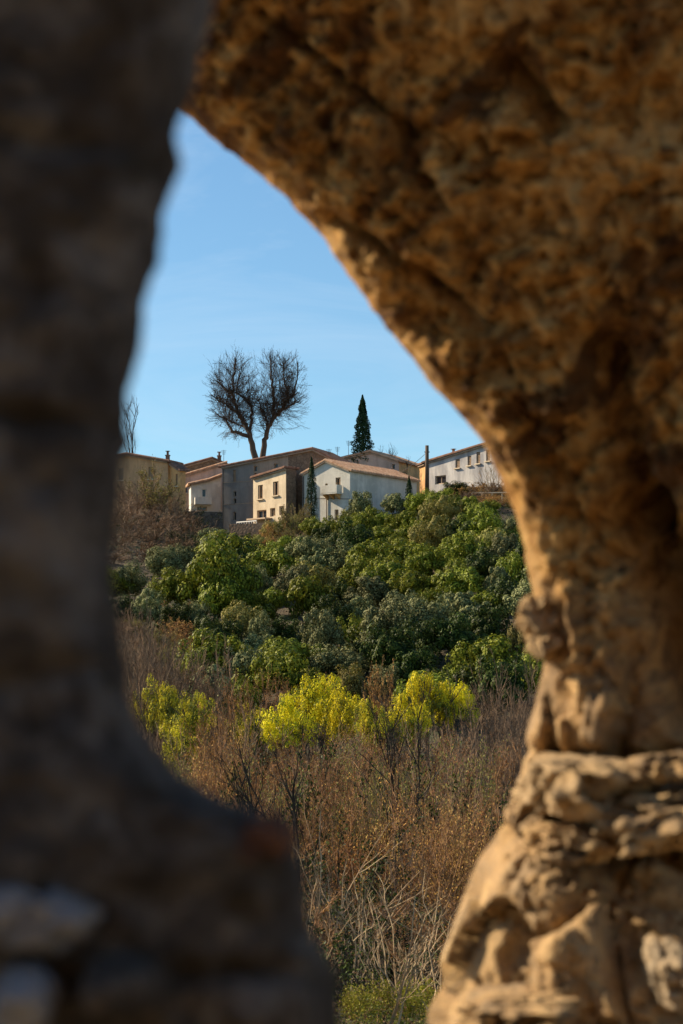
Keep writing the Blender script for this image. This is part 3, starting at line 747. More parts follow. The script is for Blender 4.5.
class House:
    def __init__(s, name, label, L, Rr, cat='house', group=None):
        """L, Rr = (px, Y) of the front wall's ends"""
        s.L = (X_(*L), L[1]); s.R = (X_(*Rr), Rr[1])
        d = np.array([s.R[0] - s.L[0], s.R[1] - s.L[1]]); s.len = np.linalg.norm(d); s.u = d / s.len
        s.n = np.array([s.u[1], -s.u[0]])          # outward, toward the camera
        s.loc = np.array([s.L[0], s.L[1], 0.])
        s.root = empty(name, tuple(s.loc)); tag(s.root, label, cat, group)
        s.nw = 0
    def pt(s, px, py, off=0.):
        p, t = ray_plane(px, s.L, s.R)
        z = Z_(py, p[1]); p = p + s.n * off
        return np.array([p[0], p[1], z]) - s.loc
    def front(s, name, px0, px1, prof, zb, holes, mat, back_off=0., th=.3):
        """wall piece between columns px0..px1; prof = [(px,py_top)]; holes = [(x0,x1,y0,y1)]"""
        px_cuts = sorted({px0, px1, *[p[0] for p in prof if px0 < p[0] < px1], *[h[0] for h in holes], *[h[1] for h in holes]})
        xs = [p[0] for p in prof]; ysv = [p[1] for p in prof]
        P3 = lambda px, z, off=0.: (lambda q: np.array([q[0], q[1], z - 0.]))((s.pt(px, 0, off)))
        mb = MB()
        def ztop(px): return s.pt(px, float(np.interp(px, xs, ysv)))[2]
        for a, b in zip(px_cuts, px_cuts[1:]):
            hs = sorted([h for h in holes if h[0] <= a and h[1] >= b], key=lambda h: -h[3])
            la = lb = zb
            for h in hs:
                mx = (h[0] + h[1]) / 2; z0 = s.pt(mx, h[3])[2]; z1 = s.pt(mx, h[2])[2]
                mb.quad(P3(a, la), P3(b, lb), P3(b, z0), P3(a, z0)); la = lb = z1
            mb.quad(P3(a, la), P3(b, lb), P3(b, ztop(b)), P3(a, ztop(a)))
        for h in holes:   # reveals
            mx = (h[0] + h[1]) / 2; z0 = s.pt(mx, h[3])[2]; z1 = s.pt(mx, h[2])[2]; D = -.28
            a, b = h[0], h[1]
            mb.quad(P3(a, z0), P3(b, z0), P3(b, z0, D), P3(a, z0, D)); mb.quad(P3(a, z1), P3(a, z1, D), P3(b, z1, D), P3(b, z1))
            mb.quad(P3(a, z0), P3(a, z0, D), P3(a, z1, D), P3(a, z1)); mb.quad(P3(b, z0), P3(b, z1), P3(b, z1, D), P3(b, z0, D))
        return mb.build(name, mat, s.root)
    def window(s, h, style='shutter', sill=True, name='window'):
        mx = (h[0] + h[1]) / 2; z0 = s.pt(mx, h[3])[2]; z1 = s.pt(mx, h[2])[2]
        a = s.pt(h[0], 0)[:2]; b = s.pt(h[1], 0)[:2]; u = np.append((b - a) / np.linalg.norm(b - a), 0); w = np.linalg.norm(b - a)
        n3 = np.append(s.n, 0); c = np.append((a + b) / 2, (z0 + z1) / 2); up = np.array([0, 0, 1.]); hh = (z1 - z0)
        f = MB(); t = min(.05, w * .07); cc = c - n3 * .20
        for sg in (-1, 1):
            f.box(cc + u * sg * (w / 2 - t), u * t, n3 * .03, up * hh / 2)
            f.box(cc + up * sg * (hh / 2 - t), u * (w / 2 - 2 * t), n3 * .028, up * t)
        if w > .45: f.box(cc, u * .02, n3 * .026, up * (hh / 2 - 2 * t))
        fr = f.build(name, M['frame_w' if style == 'white' else 'frame'], s.root)
        g = MB(); g.box(c - n3 * .235, u * w / 2 * 1.02, n3 * .004, up * hh / 2 * 1.02); g.build('pane', M['glass'], fr)
        if style == 'shutter':       # pair of louvred shutters, half closed in the reveal
            for sg in (-1, 1):
                sh = MB(); k = w * .30
                sh.box(c + u * sg * (w / 2 - k / 2 - .01) - n3 * .10, u * k / 2, n3 * .02, up * hh / 2 * .97)
                for j in range(int(hh / .12)):
                    sh.box(c + u * sg * (w / 2 - k / 2 - .01) - n3 * .075 + up * (-hh / 2 * .92 + j * .12), u * k / 2 * .8, n3 * .012, up * .03)
                sh.build('shutter', M['shutter'], fr)
        if style == 'closed':
            sh = MB(); sh.box(c - n3 * .12, u * w / 2 * .96, n3 * .02, up * hh / 2 * .97)
            for j in range(int(hh / .15)): sh.box(c - n3 * .09 + up * (-hh / 2 * .92 + j * .15), u * w / 2 * .85, n3 * .012, up * .035)
            sh.build('shutter', M['shutter'], fr)
        if sill:
            sl = MB(); sl.box(np.append((a + b) / 2, z0 - .055) + n3 * .06, u * (w / 2 + .12), n3 * .12, up * .05); sl.build('sill', M['cream'], fr)
        return fr
    def body(s, prof, zb, depth, mat, roof_mat=None, oh=(.35, .35), front_oh=.35):
        """side and back walls and the roof over profile prof"""
        d = -s.n; prof3 = [s.pt(px, py) for px, py in prof]; D = np.append(d * depth, 0)
        a, b = prof3[0], prof3[-1]; mb = MB(); z = np.array([0, 0, 1.])
        lo = lambda p: np.array([p[0], p[1], zb])
        mb.quad(lo(a) + D, lo(a), a, a + D); mb.quad(lo(b), lo(b) + D, b + D, b)
        for p, q in zip(prof3, prof3[1:]): mb.quad(lo(q) + D, lo(p) + D, p + D, q + D)
        mb.build('wall', mat, s.root)
        r = MB(); nseg = len(prof3) - 1
        for i, (p, q) in enumerate(zip(prof3, prof3[1:])):
            tiled_slab(r, p, q, d, depth, front_oh, (oh[0] if i == 0 else 0, oh[1] if i == nseg - 1 else 0))
        s.roof = r.build('roof', roof_mat or M['tile'], s.root)
        # verge board under the front edge of the roof
        e = MB(); n3 = np.append(s.n, 0)
        for p, q in zip(prof3, prof3[1:]):
            c = (p + q) / 2 + n3 * .12 - z * .07; L = (q - p) / 2
            e.box(c, L, n3 * .10, z * .07)
        e.build('cornice', M['taupe'], s.root)
        if depth > 3:
            gt = MB(); q0 = prof3[0] + n3 * .2; q1 = np.array([q0[0], q0[1], zb])
            gt.tube(tuple(prof3[0] + n3 * .08 + np.append(s.u, 0) * .15 - z * .2), tuple(np.append((prof3[0] + n3 * .08 + np.append(s.u, 0) * .15)[:2], zb)), .05, .05)
            gt.build('drainpipe', M['iron'], s.root)
        return prof3
    def chimney(s, px, py0, py1, wpx, back=1.5, mat='brick', parent=None):
        p = s.pt(px, py0); k = 1 + back / 200.
        p = np.array([s.pt(px, py0)[0], 0, 0]) ; base = s.pt(px, py1) - np.append(s.n * back, 0)
        top = s.pt(px, py0)[2] * k; w = wpx / F * 200 / 2; u = np.append(s.u, 0); n3 = np.append(s.n, 0)
        c = MB(); zc = (base[2] - .3 + top) / 2; hz = (top - base[2] + .3) / 2
        c.box((base[0], base[1], zc), u * w, n3 * w * .8, (0, 0, hz)); c.box((base[0], base[1], top + .05), u * w * 1.25, n3 * w * 1.05, (0, 0, .05))
        c.box((base[0], base[1], top + .28), u * w * .5, n3 * w * .5, (0, 0, .16)); c.box((base[0], base[1], top + .47), u * w * 1.1, n3 * w * .9, (0, 0, .03))
        c.build('chimney', M[mat], s.roof)
    def antenna(s, px, py0, py1, back=2.):
        base = s.pt(px, py1) - np.append(s.n * back, 0); top = s.pt(px, py0)[2] * (1 + back / 200.)
        c = MB(); c.tube((base[0], base[1], base[2] - .6), (base[0], base[1], top), .028, .022, 6)
        for j in range(5):
            zz = top - .05 - j * .11; c.tube((base[0] - .28 + j * .03, base[1], zz), (base[0] + .28 - j * .03, base[1], zz), .014, .014, 5)
        c.tube((base[0], base[1] - .3, top - .2), (base[0], base[1] + .3, top - .2), .012, .012, 5)
        c.build('antenna', M['iron'], s.roof)

def zG(px, Y, d=0): return H(X_(px, Y), Y) - 1.2 + d

# A ochre house, left: shaded face and sunlit wing, light and shade painted by two plasters
h = House('ochre_house', 'tall ochre house with low tiled roof at the left end of the row', (92, 200.5), (168, 197.2))
pr = [(92, 462), (128, 455), (168, 462)]; hl = [(148.5, 153.5, 467, 479), (118, 123, 468, 480)]
h.front('wall', 92, 168, pr, 14, hl, M['ochre_shade']); h.body(pr, 14, 2.2, M['ochre'], M['tile_old'], front_oh=.5)
for q in hl: h.window(q, 'closed')
h.chimney(163, 456, 462, 3.4, 1., 'tile_old')
h2 = House('ochre_house', 'narrow wing with drainpipe at right end of the ochre house, sunlight painted orange', (168.3, 197.6), (180, 196.6))
pr = [(168.3, 462.5), (180, 470)]; hl = [(175.6, 177.6, 474, 486)]
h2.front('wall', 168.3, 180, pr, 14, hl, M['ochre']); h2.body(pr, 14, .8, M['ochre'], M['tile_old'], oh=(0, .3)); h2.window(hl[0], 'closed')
g = MB(); p = h2.pt(169.2, 500, .12); q = h2.pt(169.2, 464, .12); g.tube(p, q, .06, .06); g.build('drainpipe', M['iron'], h2.root)

# C back: dark gable roof; pink house; white small house
h = House('stone_house', 'low brown house whose dark roof peaks between the ochre and grey houses', (172, 216), (224, 216.6))
pr = [(172, 470), (212, 459), (226, 465)]
h.front('wall', 172, 226, pr, 15, [], M['brown']); h.body(pr, 15, 6, M['brown'], M['tile_old']); h.chimney(219.5, 456.5, 463, 4, .6, 'tile_old'); h.antenna(224, 450, 460, .5)
h = House('pink_house', 'faded pink house with sloping tiled verge behind the small white house', (174, 209), (224, 209.6))
pr = [(174, 479), (224, 464)]; hl = [(183.5, 187.5, 485, 493)]
h.front('wall', 174, 224, pr, 14, hl, M['pink']); h.body(pr, 14, 4, M['pink'], M['tile']); h.window(hl[0], 'white')
h = House('white_cottage', 'small chalk-white house with balcony tucked beside the grey house', (191, 205), (221, 205.5))
pr = [(191, 484.5), (209, 480.5), (221, 476)]; hl = [(202, 206, 489, 497), (197, 207, 506.5, 511)]
h.front('wall', 191, 221, pr, 14, hl, M['chalk']); h.body(pr, 14, 2.4, M['chalk'], M['tile']); h.window(hl[0], 'white'); h.window(hl[1], 'plain', False)
b = MB(); n3 = np.append(h.n, 0); u3 = np.append(h.u, 0); c = h.pt(202.5, 504.5, .5)
b.box(c, u3 * .85, n3 * .5, (0, 0, .06)); b.box(c + n3 * .46 + np.array([0, 0, .35]), u3 * .85, n3 * .04, (0, 0, .30))
b.box(c - u3 * .81 + np.array([0, 0, .35]), u3 * .04, n3 * .42, (0, 0, .30)); b.box(c + u3 * .81 + np.array([0, 0, .35]), u3 * .04, n3 * .42, (0, 0, .30))
b.build('balcony', M['chalk'], h.root)

def wall_thing(name, label, pts, z0s, th, mat, cat='wall'):
    root = MB(); (pxa, ya), (pxb, yb) = pts; n = 14
    for i in range(n):
        t0, t1 = i / n, (i + 1) / n
        A = np.array([X_(pxa, ya) * (1 - t0) + X_(pxb, yb) * t0, ya * (1 - t0) + yb * t0]); B = np.array([X_(pxa, ya) * (1 - t1) + X_(pxb, yb) * t1, ya * (1 - t1) + yb * t1])
        za, zb = z0s[0] + (z0s[1] - z0s[0]) * t0, z0s[0] + (z0s[1] - z0s[0]) * t1
        lo = min(H(*A), H(*B)) - 1.5
        root.hexa([(A[0], A[1], lo), (B[0], B[1], lo), (B[0], B[1] + th, lo), (A[0], A[1] + th, lo), (A[0], A[1], za), (B[0], B[1], zb), (B[0], B[1] + th, zb), (A[0], A[1] + th, za)])
    o = root.build(name, mat, None); tag(o, label, cat); return o
wall_thing('retaining_wall', 'dark stone retaining wall below the small white house', ((182, 197.5), (223, 196.5)), (Z_(511, 197.5), Z_(512, 196.5)), .5, M['retaining'])
wall_thing('terrace_wall', 'brown rubble terrace wall at the foot of the grey house', ((229, 192.8), (269, 190.8)), (Z_(524, 192.8), Z_(523, 190.8)), .4, M['brown'])

# B grey building
h = House('grey_house', 'large grey cement house with low gable and brown stone right side', (222, 202.5), (346, 197.2))
pr = [(222, 467.5), (313, 449.5), (346, 466)]
hg = [(233, 236, 470, 482), (233.6, 236.2, 491.5, 496.5), (233.6, 236.2, 498.5, 503.5), (233.4, 236, 512, 520), (254, 257, 466, 471.5), (254.4, 256.4, 473, 474.6), (274, 278, 463.5, 468)]
h.front('wall', 222, 253, pr, 12, [q for q in hg if q[1] < 253], M['grey'])
h.front('wall', 253, 288, pr, 12, [q for q in hg if q[0] > 253], M['taupe']); h.front('wall', 288, 346, pr, 12, [], M['brown'])
h.body(pr, 12, 4.5, M['brown'], M['tile_old'], front_oh=.3)
for i, q in enumerate(hg): h.window(q, 'closed' if i == 0 else 'plain', False)
for py in (483, 505):
    b = MB(); a, c = h.pt(222.3, py, .015), h.pt(252.8, py - 2.2, .015); b.box((a + c) / 2, (c - a) / 2, np.append(h.n * .012, 0), (0, 0, .035)); b.build('string_course', M['taupe'], h.root)
h.antenna(325, 449, 458, 1.0)
h = House('cream_annex', 'sunlit cream annex with two shuttered windows projecting from the grey house', (253.2, 200.4), (286, 196.6))
pr = [(253.2, 478.5), (286, 468.5)]; hl = [(258, 263, 485, 499), (273, 278.6, 481.5, 495.5)]; ho = [(257, 266.5, 510, 518.5), (270, 275.2, 508, 516.5), (279.2, 284, 506, 515)]
h.front('wall', 253.2, 286, pr, 12, hl + ho, M['cream']); h.body(pr, 12, 1.3, M['brown'], M['tile_old'], oh=(.1, .1))
for q in hl: h.window(q, 'shutter')
for q in ho: h.window(q, 'plain', False, 'loggia_opening')
cn = MB(); n3 = np.append(h.n, 0); u3 = np.append(h.u, 0)
a, c = h.pt(253.5, 520, .45), h.pt(272, 518.5, .45); cn.box((a + c) / 2, (c - a) / 2, n3 * .45, (0, 0, .07))
for q in (a + n3 * .35, c + n3 * .35, (a + c) / 2 + n3 * .35): cn.tube(q, q + np.array([0, 0, -1.6]), .06, .06)
cn.build('canopy', M['frame'], h.root)
rl = MB()
for k in range(9):
    t = k / 8; q = h.pt(246 + 20 * t, 528 - 1.6 * t, 1.2); rl.box(q + np.array([0, 0, .22]), u3 * .02, n3 * .02, (0, 0, .24))
a, c = h.pt(246, 523, 1.2), h.pt(266, 521.4, 1.2); rl.box((a + c) / 2, (c - a) / 2, n3 * .04, (0, 0, .05))
a, c = h.pt(246, 526.5, 1.2), h.pt(266, 524.9, 1.2); rl.box((a + c) / 2, (c - a) / 2, n3 * .03, (0, 0, .04))
o = rl.build('railing', M['frame_w'], h.root)

# E white house: gable toward lower left, long tiled side to the right
h = House('white_house', 'pale blue-white house with gable, small balcony and long tan tiled roof', (302.5, 196.6), (350, 193.2))
pr = [(302.5, 474.5), (326, 461), (350, 470.5)]
hl = [(335.5, 340.5, 477.5, 487), (334.5, 338.5, 509.5, 520), (325, 327.6, 483.5, 487)]
h.front('wall', 302.5, 350, pr, 13, hl, M['white']); h.body(pr, 13, 11.5, M['white'], M['tile'], oh=(.25, .35), front_oh=.25)
for i, q in enumerate(hl): h.window(q, 'shutter' if i == 0 else 'plain', False)
b = MB(); n3 = np.append(h.n, 0); u3 = np.append(h.u, 0); c = h.pt(334, 494, .45)
b.box(c, u3 * 1.0, n3 * .45, (0, 0, .07)); b.box(c + n3 * .43 + np.array([0, 0, .42]), u3 * 1.0, n3 * .035, (0, 0, .36))
for sg in (-1, 1): b.box(c + u3 * sg * .965 + np.array([0, 0, .42]), u3 * .035, n3 * .40, (0, 0, .36))
bal = b.build('balcony', M['chalk'], h.root)
b = MB()
for t in (-.7, 0, .7): b.hexa([tuple(c + u3 * (t + sx) - n3 * .43 + np.array([0, 0, zz])) if k < 2 else tuple(c + u3 * (t + sx) + n3 * .3 + np.array([0, 0, zz])) for (k, sx, zz) in ((0, -.08, -.55), (1, .08, -.55), (2, .08, -.16), (3, -.08, -.16), (0, -.08, -.075), (1, .08, -.075), (2, .08, -.075), (3, -.08, -.075))])
b.build('bracket', M['ochre'], bal)
b = MB(); a, c2 = h.pt(303, 498, .012), h.pt(349.5, 499, .012); b.box((a + c2) / 2, (c2 - a) / 2, n3 * .01, (0, 0, .04)); b.build('string_course', M['grey'], h.root)
b = MB(); b.tube(h.pt(327, 520, .08), h.pt(327, 489, .08), .05, .05); b.build('drainpipe', M['taupe'], h.root)


# D peach house behind the conifer
h = House('peach_house', 'peach plastered house half hidden behind the conifer and white house roof', (326, 213), (399, 209))
pr = [(326, 463), (371, 452), (399, 461.5)]; hl = [(392, 395, 464, 469)]
h.front('wall', 326, 399, pr, 15, hl, M['pink']); h.body(pr, 15, 6, M['ochre'], M['tile']); h.window(hl[0], 'plain', False); h.antenna(333, 447, 460, 1.); h.antenna(342, 441, 458, 1.5)  # side walls in the brighter ochre: warm sunlight painted on

# F right-hand house
h = House('weathered_house', 'long weathered white and grey house with three brown shuttered windows on right', (426, 203.5), (528, 194))
pr = [(426, 463), (480, 446.5), (528, 434)]
hl = [(455.4, 459.8, 459, 468), (467.6, 471.2, 456, 465.5), (476.4, 480.2, 452, 463.5), (435, 446, 475.5, 484), (486, 490, 450, 461)]
h.front('wall', 426, 528, pr, 15, hl, M['old']); h.body(pr, 15, 7, M['ochre'], M['tile_old'])
for i, q in enumerate(hl): h.window(q, 'closed' if i != 3 else 'plain', i != 3)
h.chimney(449.5, 454, 457.5, 4, .6, 'tile_old')
h = House('weathered_house', 'little lean-to as left end of the weathered house, warm sunlight painted in ochre', (419.5, 205.8), (425.8, 203.6))
pr = [(419.5, 466), (425.8, 463.6)]; h.front('wall', 419.5, 425.8, pr, 15, [], M['ochre']); h.body(pr, 15, .6, M['ochre'], M['tile_old'], oh=(.2, 0))  # sunlit end of the house, its warm light painted as ochre

# utility pole with its wire
Yp = 192.; x = X_(427, Yp); zb = Z_(490, Yp)
b = MB(); b.tube((0, 0, 0), (0, 0, Z_(445.5, Yp) - zb), .21, .17, 12); 
root = empty('utility_pole', (x, Yp, zb)); tag(root, 'dark wooden utility pole standing before the weathered house', 'pole')
b.build('pole', M['pole'], root, True)
b = MB(); pz = Z_(452, Yp) - zb; prev = None
for i in range(25):
    t = i / 24; q = (-t * 3.4, t * 17, pz - .25 * t * 2 - 1.1 * 4 * t * (1 - t) * .35)
    if prev: b.tube(prev, q, .022, .022, 5)
    prev = q
b.tube((-.25, 0, pz), (.25, 0, pz), .05, .05, 6)
b.build('wire', M['iron'], root)
# handrail on the bank at right
Yr = 186.; b = MB(); xa, xb = X_(472, Yr), X_(512, Yr); zr = Z_(493, Yr)
b.tube((0, 0, 0), (xb - xa, 0, .05), .045, .045, 8)
for k in range(5): b.tube(((xb - xa) * k / 4, 0, 0), ((xb - xa) * k / 4, 0, -1.4), .04, .04, 6)
o = b.build('handrail', M['cream'], None); o.location = (xa, Yr, zr); tag(o, 'pale straight handrail on the brushy bank below the weathered house', 'railing')

# ------------------------------------------------------------------ rock arch (right)
def smooth_curve(pts, n):
    P = np.array(pts, float); d = np.r_[0, np.cumsum(np.linalg.norm(np.diff(P, axis=0), axis=1))]
    s = np.linspace(0, d[-1], n); Q = np.stack([np.interp(s, d, P[:, 0]), np.interp(s, d, P[:, 1])], 1)
    k = np.array([1, 2, 3, 2, 1.]) / 9
    for _ in range(2):
        Qp = np.pad(Q, ((2, 2), (0, 0)), 'edge'); Q = sum(k[i] * Qp[i:i + n] for i in range(5))
    return Q
def fbm(v, s, o=5):
    return noise.fractal(Vector(v) * s, .9, 2.1, o)
def facet(p, sc, k):
    w_ = p * sc + Vector((noise.noise(p * sc * 1.3), noise.noise(p * sc * 1.3 + Vector((7, 7, 7))), noise.noise(p * sc * 1.3 + Vector((3, 9, 1))))) * .35
    ds, ps = noise.voronoi(w_); c = ps[0]; g_ = noise.cell_vector(c * 13.7)
    return ((w_ - c).dot(g_ - Vector((.5, .5, .5))) * k * 1.6 + (g_.x - .5) * .35 - .12 * max(0, .12 - (ds[1] - ds[0])) / .12) / sc
edge = [(-240,-120),(-60,-10),(90,60),(150,92),(187,113),(215,140),(250,165),(285,195),(320,235),(345,270),(370,310),(400,345),(430,385),(468,424),(483,445),(500,480),(515,512),(525,560),(533,600),(541,640),(546,665),(538,700),(530,735),(524,775),(512,812),(492,836),(478,858),(466,890),(455,925),(443,960),(448,984),(434,1004),(427,1040),(424,1120),(418,1300),(400,1760)]
YE = 3.4
def arch():
    ns = 560; E = smooth_curve(edge, ns)
    # outward normal, strongly smoothed
    T = np.gradient(E, axis=0); k = 45; ker = np.hanning(2 * k + 1); ker /= ker.sum()
    for c in (0, 1): T[:, c] = np.convolve(np.pad(T[:, c], k, 'edge'), ker, 'valid')
    T /= np.linalg.norm(T, axis=1, keepdims=True)
    Nn = np.stack([T[:, 1], -T[:, 0]], 1)      # pixel coords (y down): outward = right/up
    tin = np.r_[np.linspace(0, .1, 26), np.linspace(.105, 1.45, 190)]
    tout = [(.5, 1.05), (.22, .95), (.06, .62), (.015, .30), (.003, .12)]   # (outward, behind) on the far side
    pyk = [-200, 100, 300, 500, 600, 700, 800, 850, 950, 1100, 1700]
    Dk = np.interp(E[:, 1], pyk, [.10, .10, .12, .10, .07, .06, .10, .22, .26, .26, .26])
    rk = np.interp(E[:, 1], pyk, [.05, .05, .05, .04, .02, .018, .05, .085, .085, .085, .085])
    kk = np.interp(E[:, 1], pyk, [.80, .75, .55, .38, .30, .28, .30, .30, .30, .30, .30])
    V = []; W = len(tin) + len(tout)
    for i in range(ns):
        ex, ez = X_(E[i, 0], YE), Z_(E[i, 1], YE); nx, nz = Nn[i, 0], -Nn[i, 1]
        for o, bk in tout:
            p = Vector((ex + nx * (o + bk * .12), YE + bk * .55, ez + nz * (o + bk * .12)))
            n = .035 * fbm(p, 5) ; V.append((p.x + nx * abs(n) * 1.2, p.y, p.z + nz * abs(n) * 1.2))
        for t in tin:
            q = min(1, t / rk[i]); f = math.sqrt(max(0, 1 - (1 - q) ** 2))
            y = YE - Dk[i] * f - kk[i] * t
            p = Vector((ex + nx * t, y, ez + nz * t))
            px, py = CX + p.x / y * F, HY - p.z / y * F
            # relief: large lobes, ridges, pitting
            lowr = min(1, max(0, (py - 640) / 120)); pv = Vector((p.x, p.y, p.z * .55)); ph = Vector((p.x + p.z * .7, p.y, (p.z - p.x) * .45))
            up_ = .032 * fbm(p, 2.6, 4) + .013 * (.5 - abs(noise.noise(ph * 9))) * 2 + .015 * fbm(ph + Vector((9, 2, 4)), 17, 6) + .022 * fbm(p, 48, 6) - .030 * max(0, noise.noise(p * 26) - .32) + .28 * facet(p, 8, .6)
            lo_ = .030 * fbm(p, 3, 3) + 1.0 * facet(pv, 4.2, .8) + .55 * facet(pv + Vector((4, 1, 2)), 13, .8) + .007 * fbm(pv, 40, 5) + .010 * fbm(p, 80, 5) + .45 * facet(p, 28, .8)
            a = up_ * (1 - lowr) + lo_ * lowr
            v = noise.noise(p * 5.5 + Vector((5, 5, 5))); a -= .02 * max(0, v - .22) * 3
            w = min(1, t / .05); a *= .35 + .65 * w
            # named features (pixel columns converted to the rock's own place)
            def band(x0, y0, x1, y1, wd):
                dx, dy = x1 - x0, y1 - y0; L = math.hypot(dx, dy); tt = ((px - x0) * dx + (py - y0) * dy) / L / L
                if tt < -.08 or tt > 1.08: return 0.
                dd = ((px - x0) * dy - (py - y0) * dx) / L + 9 * noise.noise(Vector((px * .02, py * .02, 1)))
                return math.exp(-(dd / wd) ** 2) * min(1, (tt + .08) * 12, (1.08 - tt) * 12)
            a -= .10 * band(600, 340, 640, 520, 22) + .15 * band(640, 500, 705, 720, 26)      # curved dark recess
            a -= .045 * band(255, 10, 400, 128, 5) + .028 * band(400, 128, 475, 270, 8) + .012 * band(475, 270, 560, 400, 12) + .06 * band(505, 60, 560, 130, 14) + .05 * band(330, 215, 480, 330, 9)        # crack across the vault
            a += .035 * band(572, 585, 580, 665, 7) + .03 * band(560, 720, 566, 750, 6)        # lit rib
            a -= .03 * band(520, 752, 720, 752, 5)                                            # bed joint above the flat stone
            a -= .03 * band(500, 360, 570, 520, 14)
            V.append((p.x - nx * a * .45, p.y - a, p.z - nz * a * .45))
    Fc = [(i * W + j, i * W + j + 1, (i + 1) * W + j + 1, (i + 1) * W + j) for i in range(ns - 1) for j in range(W - 1)]
    root = empty('rock_arch', (.4, 3.2, -1.7)); tag(root, 'ochre stone arch of a ruined wall framing the right side of the view', 'arch')
    o = link_mesh('arch_face', mesh_nd('arch_face', V, Fc), root, M['rock'], True); o.location = -Vector(root.location)
    return root
ARCH = arch()
def stone(px, py, wpx, hpx, Y, dep, seed, mat, parent, tilt=0., boxy=3.2, amp=.10, label=None):
    """rounded rough block"""
    nu, nv = 96, 64; w, h = wpx / F * Y / 2, hpx / F * Y / 2; c = Vector((X_(px, Y), Y, Z_(py, Y))); V = []
    for j in range(nv + 1):
        ph = math.pi * j / nv
        for i in range(nu):
            th = 2 * math.pi * i / nu
            d = Vector((math.sin(ph) * math.cos(th), math.sin(ph) * math.sin(th), math.cos(ph)))
            L = (abs(d.x) ** boxy + abs(d.y) ** boxy + abs(d.z) ** boxy) ** (1 / boxy); d = d / L
            q = Vector((d.x * w, d.y * dep, d.z * h)); s = min(w, h, dep)
            k = 1 + amp * 1.8 * fbm(q * (1 / max(s, .02)) + Vector((seed, 0, 0)), .7, 4) + amp * .9 * fbm(q + Vector((seed, 3, 1)), 35, 4) + 1.0 * facet(q + Vector((seed, 0, 0)), .9 / max(s, .03), .8) / max(s, .03) * .4
            q = Vector((q.x * k, q.y * k, q.z * k)); ca, sa = math.cos(tilt), math.sin(tilt)
            V.append(c + Vector((q.x * ca - q.z * sa, q.y, q.x * sa + q.z * ca)))
    Fc = [(j * nu + i, j * nu + (i + 1) % nu, (j + 1) * nu + (i + 1) % nu, (j + 1) * nu + i) for j in range(nv) for i in range(nu)]
    o = link_mesh('stone', mesh_nd('stone', V, Fc), parent, mat, True); o.location = -Vector(parent.location)
    if label: o['label'] = label
    return o
stone(544, 640, 30, 34, 3.35, .05, 19, M['rockl'], ARCH, .3, 2.6, .25)
stone(541, 617, 40, 36, 3.37, .05, 14, M['rockl'], ARCH, -.25, 2.8, .25, 'small pale stone jutting into the opening')
stone(583, 788, 116, 58, 3.22, .16, 23, M['rockl'], ARCH, -.04, 3.0, .10, 'long flat pale stone')
stone(650, 822, 116, 50, 3.12, .15, 31, M['rock'], ARCH, .15, 2.8, .14)
stone(662, 768, 66, 26, 3.14, .10, 37, M['rock'], ARCH, .1, 2.8, .12)
stone(566, 842, 76, 32, 3.14, .12, 41, M['rock'], ARCH, -.15, 2.6, .16)
stone(530, 818, 40, 34, 3.28, .10, 43, M['rock'], ARCH, .3, 2.5, .16)
stone(522, 1006, 100, 22, 3.02, .14, 47, M['rock'], ARCH, .06, 2.8, .12)
stone(672, 978, 44, 60, 3.03, .08, 53, M['rockw'], ARCH, .3, 2.5, .18, 'whitish broken stone')

